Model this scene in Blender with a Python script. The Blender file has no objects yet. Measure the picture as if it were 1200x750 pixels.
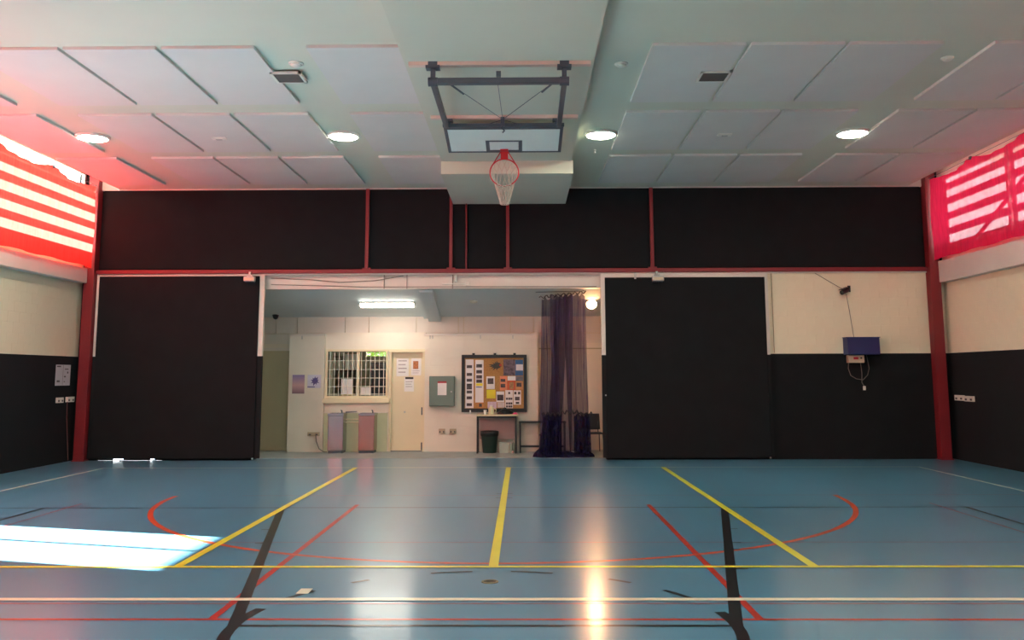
import bpy, math, random
import numpy as np
from mathutils import Vector, Matrix

random.seed(7)
scene = bpy.context.scene
COL = scene.collection

# ------------------------------------------------------------------ camera
F_PX, CY_PX, PITCH, YAW, ROLL, CAM_H = 1060.0, 299.0, 0.132, -0.0112, -0.0028, 1.777
_fw = Vector((math.sin(YAW) * math.cos(PITCH), math.cos(YAW) * math.cos(PITCH), math.sin(PITCH)))
_r = Vector((math.cos(YAW), -math.sin(YAW), 0))
_u = _r.cross(_fw)
_r2 = _r * math.cos(ROLL) + _u * math.sin(ROLL)
_u2 = -_r * math.sin(ROLL) + _u * math.cos(ROLL)
cam_data = bpy.data.cameras.new('camera')
cam = bpy.data.objects.new('camera', cam_data)
COL.objects.link(cam)
M = Matrix((_r2, _u2, -_fw)).transposed().to_4x4()
M.translation = (0, 0, CAM_H)
cam.matrix_world = M
cam_data.sensor_fit = 'HORIZONTAL'
cam_data.sensor_width = 36.0
cam_data.lens = 36.0 * F_PX / 1200.0
cam_data.shift_y = -(375.0 - CY_PX) / 1200.0
cam_data.clip_end = 300
scene.camera = cam

# ------------------------------------------------------------------ light
SUN_STRENGTH, SKY_STRENGTH, LAMP, EXPOSURE = 48.0, 3.0, 38.0, 1.9
world = bpy.data.worlds.new('sky')
scene.world = world
world.use_nodes = True
bg = world.node_tree.nodes['Background']
bg.inputs[0].default_value = (0.90, 0.96, 1.0, 1)
bg.inputs[1].default_value = SKY_STRENGTH
sun_data = bpy.data.lights.new('sun', 'SUN')
sun_data.energy = SUN_STRENGTH
sun_data.color = (1.0, 0.95, 0.86)
sun_data.angle = math.radians(0.6)
sun = bpy.data.objects.new('sun', sun_data)
COL.objects.link(sun)
sun.rotation_euler = Vector((1.0, -0.28, -0.344)).to_track_quat('-Z', 'Y').to_euler()
scene.view_settings.view_transform = 'Standard'
scene.view_settings.look = 'None'
scene.view_settings.gamma = 1.0
scene.view_settings.use_curve_mapping = False
scene.view_settings.exposure = EXPOSURE


# ------------------------------------------------------------------ helpers
def at(px, py, Y):
    """point where the ray of photo pixel (px, py) meets the plane y = Y"""
    d = _fw + _r2 * ((px - 600.0) / F_PX) + _u2 * ((CY_PX - py) / F_PX)
    t = Y / d.y
    return Vector((0, 0, CAM_H)) + d * t


def tag(o, label=None, cat=None, group=None, kind=None):
    if label: o['label'] = label
    if cat: o['category'] = cat
    if group: o['group'] = group
    if kind: o['kind'] = kind
    return o


def empty(name, loc, label=None, cat=None, group=None, rz=0.0):
    o = bpy.data.objects.new(name, None)
    COL.objects.link(o)
    o.location = loc
    o.rotation_euler = (0, 0, rz)
    o.empty_display_size = 0.1
    return tag(o, label, cat, group)


class MB:
    def __init__(self):
        self.v, self.f = [], []

    def add(self, vs, fs):
        n = len(self.v)
        self.v += [tuple(p) for p in vs]
        self.f += [tuple(i + n for i in f) for f in fs]
        return self

    def box(self, x0, x1, y0, y1, z0, z1):
        return self.add([(x0, y0, z0), (x1, y0, z0), (x1, y1, z0), (x0, y1, z0),
                         (x0, y0, z1), (x1, y0, z1), (x1, y1, z1), (x0, y1, z1)],
                        [(0, 3, 2, 1), (4, 5, 6, 7), (0, 1, 5, 4), (1, 2, 6, 5), (2, 3, 7, 6), (3, 0, 4, 7)])

    def bbox(self, x0, x1, y0, y1, z0, z1, b=0.01):
        """box with chamfered edges"""
        import bmesh
        bm = bmesh.new()
        bmesh.ops.create_cube(bm, size=1)
        for v in bm.verts:
            v.co = Vector((x0 if v.co.x < 0 else x1, y0 if v.co.y < 0 else y1, z0 if v.co.z < 0 else z1))
        bmesh.ops.bevel(bm, geom=bm.edges[:], offset=b, segments=2, affect='EDGES', profile=0.5)
        bm.verts.ensure_lookup_table()
        self.add([v.co[:] for v in bm.verts], [[v.index for v in f.verts] for f in bm.faces])
        bm.free()
        return self

    def beam(self, p0, p1, w, h, up=(0, 0, 1)):
        p0, p1 = Vector(p0), Vector(p1)
        d = (p1 - p0).normalized()
        s = d.cross(Vector(up))
        if s.length < 1e-4: s = d.cross(Vector((1, 0, 0)))
        s.normalize()
        t = s.cross(d).normalized()
        vs = [p + s * a * w / 2 + t * b * h / 2 for p in (p0, p1) for a, b in ((-1, -1), (1, -1), (1, 1), (-1, 1))]
        return self.add(vs, [(3, 2, 1, 0), (4, 5, 6, 7), (0, 1, 5, 4), (1, 2, 6, 5), (2, 3, 7, 6), (3, 0, 4, 7)])

    def tube(self, pts, r, n=8, closed=False):
        pts = [Vector(p) for p in pts]
        rs = r if isinstance(r, (list, tuple)) else [r] * len(pts)
        m = len(pts)
        rings = []
        ref = None
        for i, p in enumerate(pts):
            a = pts[(i - 1) % m] if (closed or i > 0) else p
            b = pts[(i + 1) % m] if (closed or i < m - 1) else p
            d = (b - a)
            if d.length < 1e-9: d = Vector((0, 0, 1))
            d.normalize()
            if ref is None:
                ref = Vector((0, 0, 1)) if abs(d.z) < 0.9 else Vector((1, 0, 0))
            s = d.cross(ref)
            if s.length < 1e-4: s = d.cross(Vector((0, 1, 0)))
            s.normalize()
            t = s.cross(d)
            ref = t
            rings.append([p + (s * math.cos(2 * math.pi * k / n) + t * math.sin(2 * math.pi * k / n)) * rs[i] for k in range(n)])
        vs = [q for ring in rings for q in ring]
        fs = []
        for i in range(m if closed else m - 1):
            j = (i + 1) % m
            for k in range(n):
                l = (k + 1) % n
                fs.append((i * n + k, i * n + l, j * n + l, j * n + k))
        if not closed:
            fs.append(tuple(range(n - 1, -1, -1)))
            fs.append(tuple((m - 1) * n + k for k in range(n)))
        return self.add(vs, fs)

    def lathe(self, prof, c=(0, 0, 0), n=24, sx=1.0, sy=1.0):
        """prof: list of (r, z)"""
        vs, fs = [], []
        m = len(prof)
        for r, z in prof:
            for k in range(n):
                a = 2 * math.pi * k / n
                vs.append((c[0] + r * sx * math.cos(a), c[1] + r * sy * math.sin(a), c[2] + z))
        for i in range(m - 1):
            for k in range(n):
                l = (k + 1) % n
                fs.append((i * n + k, i * n + l, (i + 1) * n + l, (i + 1) * n + k))
        fs.append(tuple(range(n - 1, -1, -1)))
        fs.append(tuple((m - 1) * n + k for k in range(n)))
        return self.add(vs, fs)

    def build(self, name, mat, parent=None, smooth=False, origin=None):
        me = bpy.data.meshes.new(name)
        me.from_pydata(self.v, [], self.f)
        if smooth:
            me.polygons.foreach_set('use_smooth', [True] * len(me.polygons))
        me.materials.append(mat)
        me.update()
        o = bpy.data.objects.new(name, me)
        COL.objects.link(o)
        if parent is not None:
            o.parent = parent
        return o


def struct(name, mb, mat, **k):
    o = mb.build(name, mat, **k)
    o['kind'] = 'structure'
    return o


def local(mb, root):
    """shift world-coordinate geometry into an empty's own frame"""
    o = root.location
    mb.v = [(x - o[0], y - o[1], z - o[2]) for x, y, z in mb.v]
    return mb


def part(root, name, mb, mat, smooth=False, parent=None):
    """part given in world coordinates; root empty has no rotation"""
    return local(mb, root).build(name, mat, parent or root, smooth)


def linear(c):
    return tuple(((x / 255) / 12.92 if x / 255 <= 0.04045 else ((x / 255 + 0.055) / 1.055) ** 2.4) for x in c)


MATS = {}


def mat(name, rgb, rough=0.6, metal=0.0, var=0.06, scale=4.0, bump=0.0, bscale=60.0, spec=0.5, emit=None, estr=0.0, stretch=None):
    if name in MATS: return MATS[name]
    m = bpy.data.materials.new(name)
    m.use_nodes = True
    nt = m.node_tree
    b = nt.nodes['Principled BSDF']
    col = linear(rgb)
    b.inputs['Roughness'].default_value = rough
    b.inputs['Metallic'].default_value = metal
    b.inputs['Specular IOR Level'].default_value = spec
    tc = nt.nodes.new('ShaderNodeTexCoord')
    mp = nt.nodes.new('ShaderNodeMapping')
    if stretch: mp.inputs['Scale'].default_value = stretch
    nt.links.new(tc.outputs['Object'], mp.inputs['Vector'])
    nz = nt.nodes.new('ShaderNodeTexNoise')
    nz.inputs['Scale'].default_value = scale
    nz.inputs['Detail'].default_value = 5
    nt.links.new(mp.outputs['Vector'], nz.inputs['Vector'])
    rp = nt.nodes.new('ShaderNodeValToRGB')
    rp.color_ramp.elements[0].position = 0.3
    rp.color_ramp.elements[1].position = 0.7
    rp.color_ramp.elements[0].color = (*[max(0, c * (1 - var)) for c in col], 1)
    rp.color_ramp.elements[1].color = (*[min(1, c * (1 + var)) for c in col], 1)
    nt.links.new(nz.outputs['Fac'], rp.inputs['Fac'])
    nt.links.new(rp.outputs['Color'], b.inputs['Base Color'])
    if bump:
        n2 = nt.nodes.new('ShaderNodeTexNoise')
        n2.inputs['Scale'].default_value = bscale
        nt.links.new(mp.outputs['Vector'], n2.inputs['Vector'])
        bp = nt.nodes.new('ShaderNodeBump')
        bp.inputs['Strength'].default_value = bump
        bp.inputs['Distance'].default_value = 0.01
        nt.links.new(n2.outputs['Fac'], bp.inputs['Height'])
        nt.links.new(bp.outputs['Normal'], b.inputs['Normal'])
    if emit:
        b.inputs['Emission Color'].default_value = (*emit, 1)
        b.inputs['Emission Strength'].default_value = estr
    MATS[name] = m
    return m


def block_mat(name, rgb, axis, rough=0.6, var=0.05, depth=0.4):
    """painted blockwork: faint running-bond relief only"""
    m = mat(name, rgb, rough, var=var, scale=1.2)
    nt = m.node_tree
    b = nt.nodes['Principled BSDF']
    tc = nt.nodes.new('ShaderNodeTexCoord')
    sep = nt.nodes.new('ShaderNodeSeparateXYZ')
    cmb = nt.nodes.new('ShaderNodeCombineXYZ')
    nt.links.new(tc.outputs['Object'], sep.inputs[0])
    nt.links.new(sep.outputs['X' if axis == 'x' else 'Y'], cmb.inputs['X'])
    nt.links.new(sep.outputs['Z'], cmb.inputs['Y'])
    br = nt.nodes.new('ShaderNodeTexBrick')
    br.inputs['Scale'].default_value = 1.0
    br.inputs['Brick Width'].default_value = 0.4
    br.inputs['Row Height'].default_value = 0.2
    br.inputs['Mortar Size'].default_value = 0.006
    br.inputs['Mortar Smooth'].default_value = 0.3
    nt.links.new(cmb.outputs[0], br.inputs['Vector'])
    bp = nt.nodes.new('ShaderNodeBump')
    bp.invert = True
    bp.inputs['Strength'].default_value = depth
    bp.inputs['Distance'].default_value = 0.006
    nt.links.new(br.outputs['Fac'], bp.inputs['Height'])
    nt.links.new(bp.outputs['Normal'], b.inputs['Normal'])
    return m


def emissive(name, rgb, strength):
    m = bpy.data.materials.new(name)
    m.use_nodes = True
    nt = m.node_tree
    b = nt.nodes['Principled BSDF']
    b.inputs['Base Color'].default_value = (0.8, 0.8, 0.8, 1)
    b.inputs['Emission Color'].default_value = (*rgb, 1)
    b.inputs['Emission Strength'].default_value = strength
    return m


def cloth_mat(name, rgb, transl, clear, weave=220.0, streak=None):
    """thin fabric: diffuse + translucent, with open weave letting some light straight through"""
    m = bpy.data.materials.new(name)
    m.use_nodes = True
    nt = m.node_tree
    nt.nodes.remove(nt.nodes['Principled BSDF'])
    out = nt.nodes['Material Output']
    col = linear(rgb)
    tc = nt.nodes.new('ShaderNodeTexCoord')
    mp = nt.nodes.new('ShaderNodeMapping')
    if streak: mp.inputs['Scale'].default_value = streak
    nz = nt.nodes.new('ShaderNodeTexNoise')
    nz.inputs['Scale'].default_value = 3.0
    nz.inputs['Detail'].default_value = 4
    nt.links.new(tc.outputs['Object'], mp.inputs[0])
    nt.links.new(mp.outputs[0], nz.inputs['Vector'])
    rp = nt.nodes.new('ShaderNodeValToRGB')
    rp.color_ramp.elements[0].position = 0.3
    rp.color_ramp.elements[1].position = 0.7
    rp.color_ramp.elements[0].color = (*[c * 0.85 for c in col], 1)
    rp.color_ramp.elements[1].color = (*[min(1, c * 1.12) for c in col], 1)
    nt.links.new(nz.outputs['Fac'], rp.inputs['Fac'])
    d = nt.nodes.new('ShaderNodeBsdfDiffuse')
    t = nt.nodes.new('ShaderNodeBsdfTranslucent')
    c = nt.nodes.new('ShaderNodeBsdfTransparent')
    for n in (d, t): nt.links.new(rp.outputs['Color'], n.inputs['Color'])
    m1 = nt.nodes.new('ShaderNodeMixShader')
    m1.inputs[0].default_value = transl
    nt.links.new(d.outputs[0], m1.inputs[1])
    nt.links.new(t.outputs[0], m1.inputs[2])
    m2 = nt.nodes.new('ShaderNodeMixShader')
    mr = nt.nodes.new('ShaderNodeMapRange')
    mr.inputs['From Min'].default_value = 0.3
    mr.inputs['From Max'].default_value = 0.7
    mr.inputs['To Min'].default_value = max(0.0, clear * 0.6)
    mr.inputs['To Max'].default_value = min(1.0, clear * 1.4)
    nt.links.new(nz.outputs['Fac'], mr.inputs['Value'])
    nt.links.new(mr.outputs[0], m2.inputs[0])
    nt.links.new(m1.outputs[0], m2.inputs[1])
    nt.links.new(c.outputs[0], m2.inputs[2])
    nt.links.new(m2.outputs[0], out.inputs['Surface'])
    return m


def pane_mat(name, tint=(0.92, 0.96, 0.95), refl=0.06):
    m = bpy.data.materials.new(name)
    m.use_nodes = True
    nt = m.node_tree
    nt.nodes.remove(nt.nodes['Principled BSDF'])
    out = nt.nodes['Material Output']
    c = nt.nodes.new('ShaderNodeBsdfTransparent')
    c.inputs['Color'].default_value = (*tint, 1)
    g = nt.nodes.new('ShaderNodeBsdfGlossy')
    g.inputs['Roughness'].default_value = 0.03
    lw = nt.nodes.new('ShaderNodeLayerWeight')
    pw_ = nt.nodes.new('ShaderNodeMath')
    pw_.operation = 'POWER'
    pw_.inputs[1].default_value = 5.0
    nt.links.new(lw.outputs['Facing'], pw_.inputs[0])
    fr = nt.nodes.new('ShaderNodeMath')
    fr.operation = 'MULTIPLY_ADD'
    fr.inputs[1].default_value = 0.9
    fr.inputs[2].default_value = 0.04
    nt.links.new(pw_.outputs[0], fr.inputs[0])
    mx = nt.nodes.new('ShaderNodeMixShader')
    nt.links.new(fr.outputs[0], mx.inputs[0])
    nt.links.new(c.outputs[0], mx.inputs[1])
    nt.links.new(g.outputs[0], mx.inputs[2])
    nt.links.new(mx.outputs[0], out.inputs['Surface'])
    return m


def floor_mat():
    m = mat('blue_floor', (90, 146, 176), 0.24, var=0.07, scale=0.8, stretch=(1, 0.35, 1))
    nt = m.node_tree
    b = nt.nodes['Principled BSDF']
    b.inputs['Specular IOR Level'].default_value = 0.32
    b.inputs['Roughness'].default_value = 0.278
    b.inputs['Coat Weight'].default_value = 0.5      # thin sealer over the vinyl
    b.inputs['Coat Roughness'].default_value = 0.15
    return m


# materials
M_FLOOR = floor_mat()
M_CEIL = mat('ceiling_plaster', (210, 211, 195), 0.8, var=0.03, scale=0.7)
M_PANEL = mat('acoustic_white', (214, 212, 207), 0.85, var=0.025, scale=1.5, bump=0.08, bscale=120)
M_BULK = mat('bulkhead_plaster', (206, 206, 190), 0.8, var=0.03, scale=0.8)
M_CREAM_X = block_mat('cream_block_x', (234, 222, 194), 'x')
M_CREAM_Y = block_mat('cream_block_y', (234, 222, 194), 'y')
M_CREAM = mat('cream_paint', (234, 222, 194), 0.6, var=0.04, scale=2.0, bump=0.05, bscale=90)
M_MORTAR = mat('cream_joint', (216, 203, 174), 0.8, var=0.05)
M_WHITE = mat('white_paint', (222, 214, 204), 0.6, var=0.04, scale=2)
M_LEDGE = mat('ledge_paint', (214, 205, 196), 0.65, var=0.05, scale=1.2)
M_BLACK = mat('black_felt', (30, 31, 33), 0.95, var=0.10, scale=3, bump=0.2, bscale=200, spec=0.15)
M_DADO = block_mat('black_dado_y', (30, 31, 34), 'y', 0.8, var=0.08, depth=0.1)
M_DADOX = block_mat('black_dado_x', (29, 30, 32), 'x', 0.8, var=0.08, depth=0.1)
for _m in (M_DADO, M_DADOX): _m.node_tree.nodes['Principled BSDF'].inputs['Specular IOR Level'].default_value = 0.2
M_RED = mat('red_steel', (126, 28, 36), 0.5, var=0.08, scale=2)
M_CURTAIN_L = cloth_mat('red_curtain_sunlit', (236, 72, 66), 0.34, 0.0, streak=(1, 6, 1))  # same fabric as the other side, hue warmed for its sunlit stripes
M_CURTAIN_R = cloth_mat('red_curtain_shaded', (220, 36, 76), 0.24, 0.06, streak=(1, 6, 1))  # shaded copy of the same red fabric, deeper and more open
M_NET = cloth_mat('purple_mesh', (82, 72, 108), 0.35, 0.28, streak=(9, 9, 0.15))
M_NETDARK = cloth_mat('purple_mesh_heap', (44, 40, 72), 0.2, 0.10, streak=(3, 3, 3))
M_GLASS = pane_mat('window_glass')
M_ALU = mat('aluminium', (190, 190, 186), 0.4, 0.7, var=0.05)
M_BLADE = mat('louvre_blade', (150, 146, 138), 0.6, var=0.06)
M_DARKSTEEL = mat('charcoal_steel', (84, 90, 100), 0.45, 0.2, var=0.08)
M_STEEL = mat('stainless', (172, 172, 176), 0.22, 1.0, var=0.05, scale=2, stretch=(1, 1, 12))
M_STEEL_ROSY = mat('stainless_rosy', (176, 140, 132), 0.25, 1.0, var=0.06, scale=2, stretch=(1, 1, 12))  # stainless steel with a rosy base colour
M_BOARD = mat('backboard_white', (226, 238, 234), 0.35, var=0.02)
M_RING = mat('ring_red', (196, 38, 44), 0.4, var=0.05)
M_ROPE = mat('net_cord', (206, 192, 176), 0.85, var=0.1)
M_WOOD = mat('batten_pink', (224, 196, 182), 0.6, var=0.06, scale=3)
M_YEL = mat('line_yellow', (248, 244, 74), 0.278, var=0.05, scale=2)
M_PALE = mat('line_pale', (246, 248, 220), 0.278, var=0.05, scale=2)
M_PALETHIN = mat('line_pale_worn', (232, 238, 204), 0.278, var=0.12, scale=3)
M_LRED = mat('line_red', (194, 60, 50), 0.278, var=0.08, scale=2)
M_LDULL = mat('line_red_worn', (150, 92, 104), 0.278, var=0.15, scale=3)
M_ORANGE = mat('line_orange', (226, 88, 52), 0.278, var=0.08, scale=2)
M_LBLACK = mat('line_black', (30, 33, 38), 0.278, var=0.15, scale=2)
M_CONCRETE = mat('grey_concrete', (150, 156, 154), 0.6, var=0.08, scale=3)
M_OUT = mat('outdoor_paving', (205, 200, 190), 0.9, var=0.08, scale=1)
M_PLASTIC_W = mat('white_plastic', (226, 224, 214), 0.4, var=0.03)
M_BLACKPL = mat('black_plastic', (26, 26, 28), 0.45, var=0.06)
M_GREYGREEN = mat('greygreen_enamel', (112, 128, 118), 0.45, var=0.05)
M_BLUEBOX = mat('blue_enamel', (28, 36, 92), 0.5, var=0.06)
M_GREENBIN = mat('dark_green_plastic', (30, 58, 50), 0.45, var=0.06)
M_OLIVE = mat('olive_cream_paint', (178, 170, 142), 0.55, var=0.05, scale=1.5)
M_DOOR = mat('cream_gloss', (226, 212, 178), 0.4, var=0.04, scale=1.5)
M_CORK = mat('cork', (178, 132, 78), 0.9, var=0.18, scale=40)
M_PAPER = mat('paper_white', (232, 228, 226), 0.8, var=0.02)
M_INK = mat('ink_grey', (92, 86, 90), 0.8, var=0.3, scale=30)
M_FAINT = mat('ink_faint', (176, 164, 164), 0.8, var=0.2, scale=30)
M_PHOTO = mat('photo_dark', (76, 68, 70), 0.6, var=0.6, scale=24)

M_ALC = block_mat('alcove_block', (228, 218, 202), 'x')
M_ALCP = mat('alcove_paint', (228, 218, 202), 0.6, var=0.04, scale=2.0)
M_ALCC = mat('alcove_ceiling', (206, 214, 216), 0.75, var=0.03, scale=1)

# ------------------------------------------------------------------ room dimensions
YB = 19.6            # back wall face
XL, XR = -9.62, 9.12  # lower side-wall faces
YR = -9.0            # wall behind the camera
ZC = 5.88            # ceiling
DADO = 2.20

# ------------------------------------------------------------------ floor and its markings
floor = struct('floor', MB().box(XL - 0.25, XR + 0.25, YR - 0.2, 19.98, -0.2, 0.0), M_FLOOR)
X0 = -0.28
_lz = [0.0006]


def strip(pts, w, m, z=None):
    """flat painted line following ground points"""
    _lz[0] += 0.00012
    z = _lz[0] if z is None else z
    pts = [Vector((p[0], p[1], 0)) for p in pts]
    vs, fs = [], []
    for i, p in enumerate(pts):
        a = pts[max(0, i - 1)]
        b = pts[min(len(pts) - 1, i + 1)]
        d = (b - a).normalized()
        n = Vector((-d.y, d.x, 0))
        vs += [(p + n * w / 2)[:2] + (z,), (p - n * w / 2)[:2] + (z,)]
        if i: fs.append((2 * i - 1, 2 * i + 1, 2 * i, 2 * i - 2))
    return MB().add(vs, fs).build('court_line', m, floor)


def arcpts(cx, cy, r, a0, a1, n=48):
    return [(cx + r * math.cos(math.radians(a0 + (a1 - a0) * i / n)), cy + r * math.sin(math.radians(a0 + (a1 - a0) * i / n))) for i in range(n + 1)]


for _m in (M_YEL, M_PALE, M_PALETHIN, M_LRED, M_LDULL, M_ORANGE, M_LBLACK):
    _b = _m.node_tree.nodes['Principled BSDF']
    _b.inputs['Coat Weight'].default_value = 0.5
    _b.inputs['Coat Roughness'].default_value = 0.15
    _b.inputs['Specular IOR Level'].default_value = 0.32
FULL = (XL + 0.06, XR - 0.06)
strip([(-8.19, 17.98), (7.65, 17.98)], 0.045, M_PALETHIN)
for sx in (-8.19, 7.65): strip([(sx, -4), (sx, 17.96)], 0.05, M_PALE)
strip([(-4.2, 13.85), (FULL[1], 13.85)], 0.028, M_LDULL)
strip([(FULL[0], 12.6), (FULL[1], 12.6)], 0.05, M_LBLACK)
strip([(-3.6, 10.02), (FULL[1], 10.02)], 0.025, M_LDULL)
strip([(FULL[0], 7.395), (FULL[1], 7.395)], 0.035, M_LDULL)
strip([(FULL[0], 6.93), (FULL[1], 6.93)], 0.05, M_LRED)
for sx in (-2.30, 1.73): strip([(sx, 6.93), (sx, 12.88)], 0.06, M_LRED)
strip(arcpts(X0, 13.82, 4.9, 180, 360, 72), 0.07, M_ORANGE)
for sx, e in ((-3.28, -2.08), (2.72, 1.52)): strip([(sx, 12.6), (e, 6.77)], 0.095, M_LBLACK)
strip([(-2.08, 6.76), (1.52, 6.76)], 0.05, M_LBLACK)
strip(arcpts(X0, 6.77, 1.8, -195, -180, 6) + arcpts(X0, 6.77, 1.8, -180, 0, 40)[1:] + arcpts(X0, 6.77, 1.8, 0, 12, 6)[1:], 0.09, M_LBLACK)
for a, b in ((24.7, 36.5), (48, 55.2), (72.4, 84.7), (95.9, 108), (126.5, 132), (144.3, 155.4)): strip(arcpts(X0, 6.77, 1.8, a, b, 6), 0.05, M_LBLACK)
for s in (-1, 1):
    strip([(X0 + s * 6.24, 12.6), (X0 + s * 6.24, 11.0)] + arcpts(X0, 11.0, 6.24, 180 if s < 0 else 360, 270, 40)[1:], 0.05, M_LBLACK)
    strip([(X0 + s * 5.93, 13.0), (X0 + s * 5.93, 6.93)], 0.035, M_LDULL)
for x, y in ((-2.98, 10.83), (-2.80, 9.96), (2.42, 10.86), (2.25, 9.99), (2.15, 9.61), (2.0, 8.67)):
    strip([(x - 0.07, y), (x + 0.07, y)], 0.035, M_LBLACK)
for y in (14.02, 13.55): strip([(X0 - 0.12, y), (X0 + 0.12, y)], 0.05, M_LBLACK)
strip([(FULL[0], 8.76), (FULL[1], 8.76)], 0.075, M_YEL)
for sx in (-3.25, X0, 2.71): strip([(sx, 8.76), (sx, 17.96)], 0.09, M_YEL)
strip([(FULL[0], 7.52), (FULL[1], 7.52)], 0.085, M_PALE)

# ------------------------------------------------------------------ ceiling
CXL, CXR = -8.90, 8.47
cb = MB().box(CXL, CXR, YR, YB + 0.1, ZC, 6.45)
cb.box(XL - 0.3, CXL, YR, YB + 0.1, 6.30, 6.45).box(CXR, XR + 0.3, YR, YB + 0.1, 6.30, 6.45)
ceiling = struct('ceiling', cb, M_CEIL)
MB().box(-1.5, 0.93, YR, YB, 5.75, ZC + 0.02).build('bulkhead', M_BULK, ceiling)
MB().box(-1.51, 0.96, 16.55, YB, 5.51, 5.76).build('lower_soffit', M_BULK, ceiling)
PROUD = 0.042
pw, pl = 1.165, 2.36
pm = MB().bbox(-pw / 2, pw / 2, -pl / 2, pl / 2, -PROUD, 0.0, 0.004)
proto = pm.build('ceiling_panel', M_PANEL, ceiling)
cols = [-8.22, -6.40, -5.17, -3.93, -2.11, 2.22, 3.45, 4.67, 6.46, 7.68]
rows = [12.02, 14.92, 17.76]
first = True
for y in rows:
    for x in cols:
        if x == -2.11 and False: continue
        o = proto if first else proto.copy()
        if not first: COL.objects.link(o)
        first = False
        o.parent = ceiling
        o.location = (x, y, ZC)
        if x == -8.22: o.location.x = -8.22
MB().box(CXL, CXR, YB - 0.03, YB, ZC - 0.03, ZC).build('cornice', M_WHITE, ceiling)
for y, x0, x1 in ((11.15, -1.44, 0.89), (13.56, -1.40, 0.87)):
    MB().box(x0, x1, y - 0.045, y + 0.045, 5.70, 5.75).build('batten', M_WOOD, ceiling)

# ------------------------------------------------------------------ side walls
DY0, DY1, DH = 10.35, 12.15, 2.2      # open doorway in the left wall, out of frame
WZ0, WZ1 = 4.40, 6.27                 # high window strip
wl = MB()
wl.box(XL - 0.2, XL, YR, DY0, 0, DADO).box(XL - 0.2, XL, DY1, YB + 0.2, 0, DADO)
wall_left = struct('wall_left', wl, M_DADO)
MB().box(XL - 0.2, XL - 0.005, YR, YB + 0.2, DADO, WZ0).build('upper_wall', M_CREAM_Y, wall_left)
MB().box(XL - 0.2, XL, YR, YB + 0.2, WZ1, 6.45).build('head_wall', M_WHITE, wall_left)
MB().bbox(XL, -9.42, YR, YB - 0.22, 3.78, 4.10, 0.012).build('ledge', M_LEDGE, wall_left)
wr = MB().box(XR, XR + 0.2, YR, YB + 0.2, 0, DADO + 0.02)
wall_right = struct('wall_right', wr, M_DADO)
MB().box(XR + 0.005, XR + 0.2, YR, YB + 0.2, DADO + 0.02, WZ0).build('upper_wall', M_CREAM_Y, wall_right)
MB().box(XR, XR + 0.2, YR, YB + 0.2, 6.04, 6.45).build('head_wall', M_WHITE, wall_right)
MB().bbox(8.93, XR, YR, YB - 0.22, 3.72, 4.18, 0.012).build('ledge', M_LEDGE, wall_right)

# painted concrete blocks where the photograph shows them
bmx = MB().bbox(0, 0.392, 0, 0.007, 0, 0.191, 0.002)


def blocks(wall, along, x0, x1, z0, z1, face, sign):
    """running-bond blocks on a wall; along 'x' or 'y'; face coordinate, sign = direction into the room"""
    me = None
    r = 0
    z = z0
    while z < z1 - 0.02:
        h = min(0.2, z1 - z) - 0.003
        t = x0 - (0.2 if r % 2 else 0.0)
        while t < x1 - 0.02:
            a, b = max(t, x0), min(t + 0.4, x1)
            w = b - a - 0.003
            if w > 0.03:
                o = bpy.data.objects.new('block', BLOCK.copy() if False else BLOCK)
                COL.objects.link(o)
                o.parent = wall
                if along == 'x':
                    o.location = (a, face, z)
                    o.scale = (w / 0.392, sign, h / 0.191)
                else:
                    o.location = (face, a, z)
                    o.rotation_euler = (0, 0, math.pi / 2)
                    o.scale = (w / 0.392, -sign, h / 0.191)
            t += 0.4
        z += 0.2
        r += 1


_b = bmx.build('block', M_CREAM)
BLOCK = _b.data
bpy.data.objects.remove(_b)
blocks(wall_left, 'y', 15.4, YB - 0.2, DADO, 3.78, XL - 0.005, 1)
blocks(wall_right, 'y', 15.4, YB - 0.2, DADO + 0.02, 3.72, XR + 0.005, -1)

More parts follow.
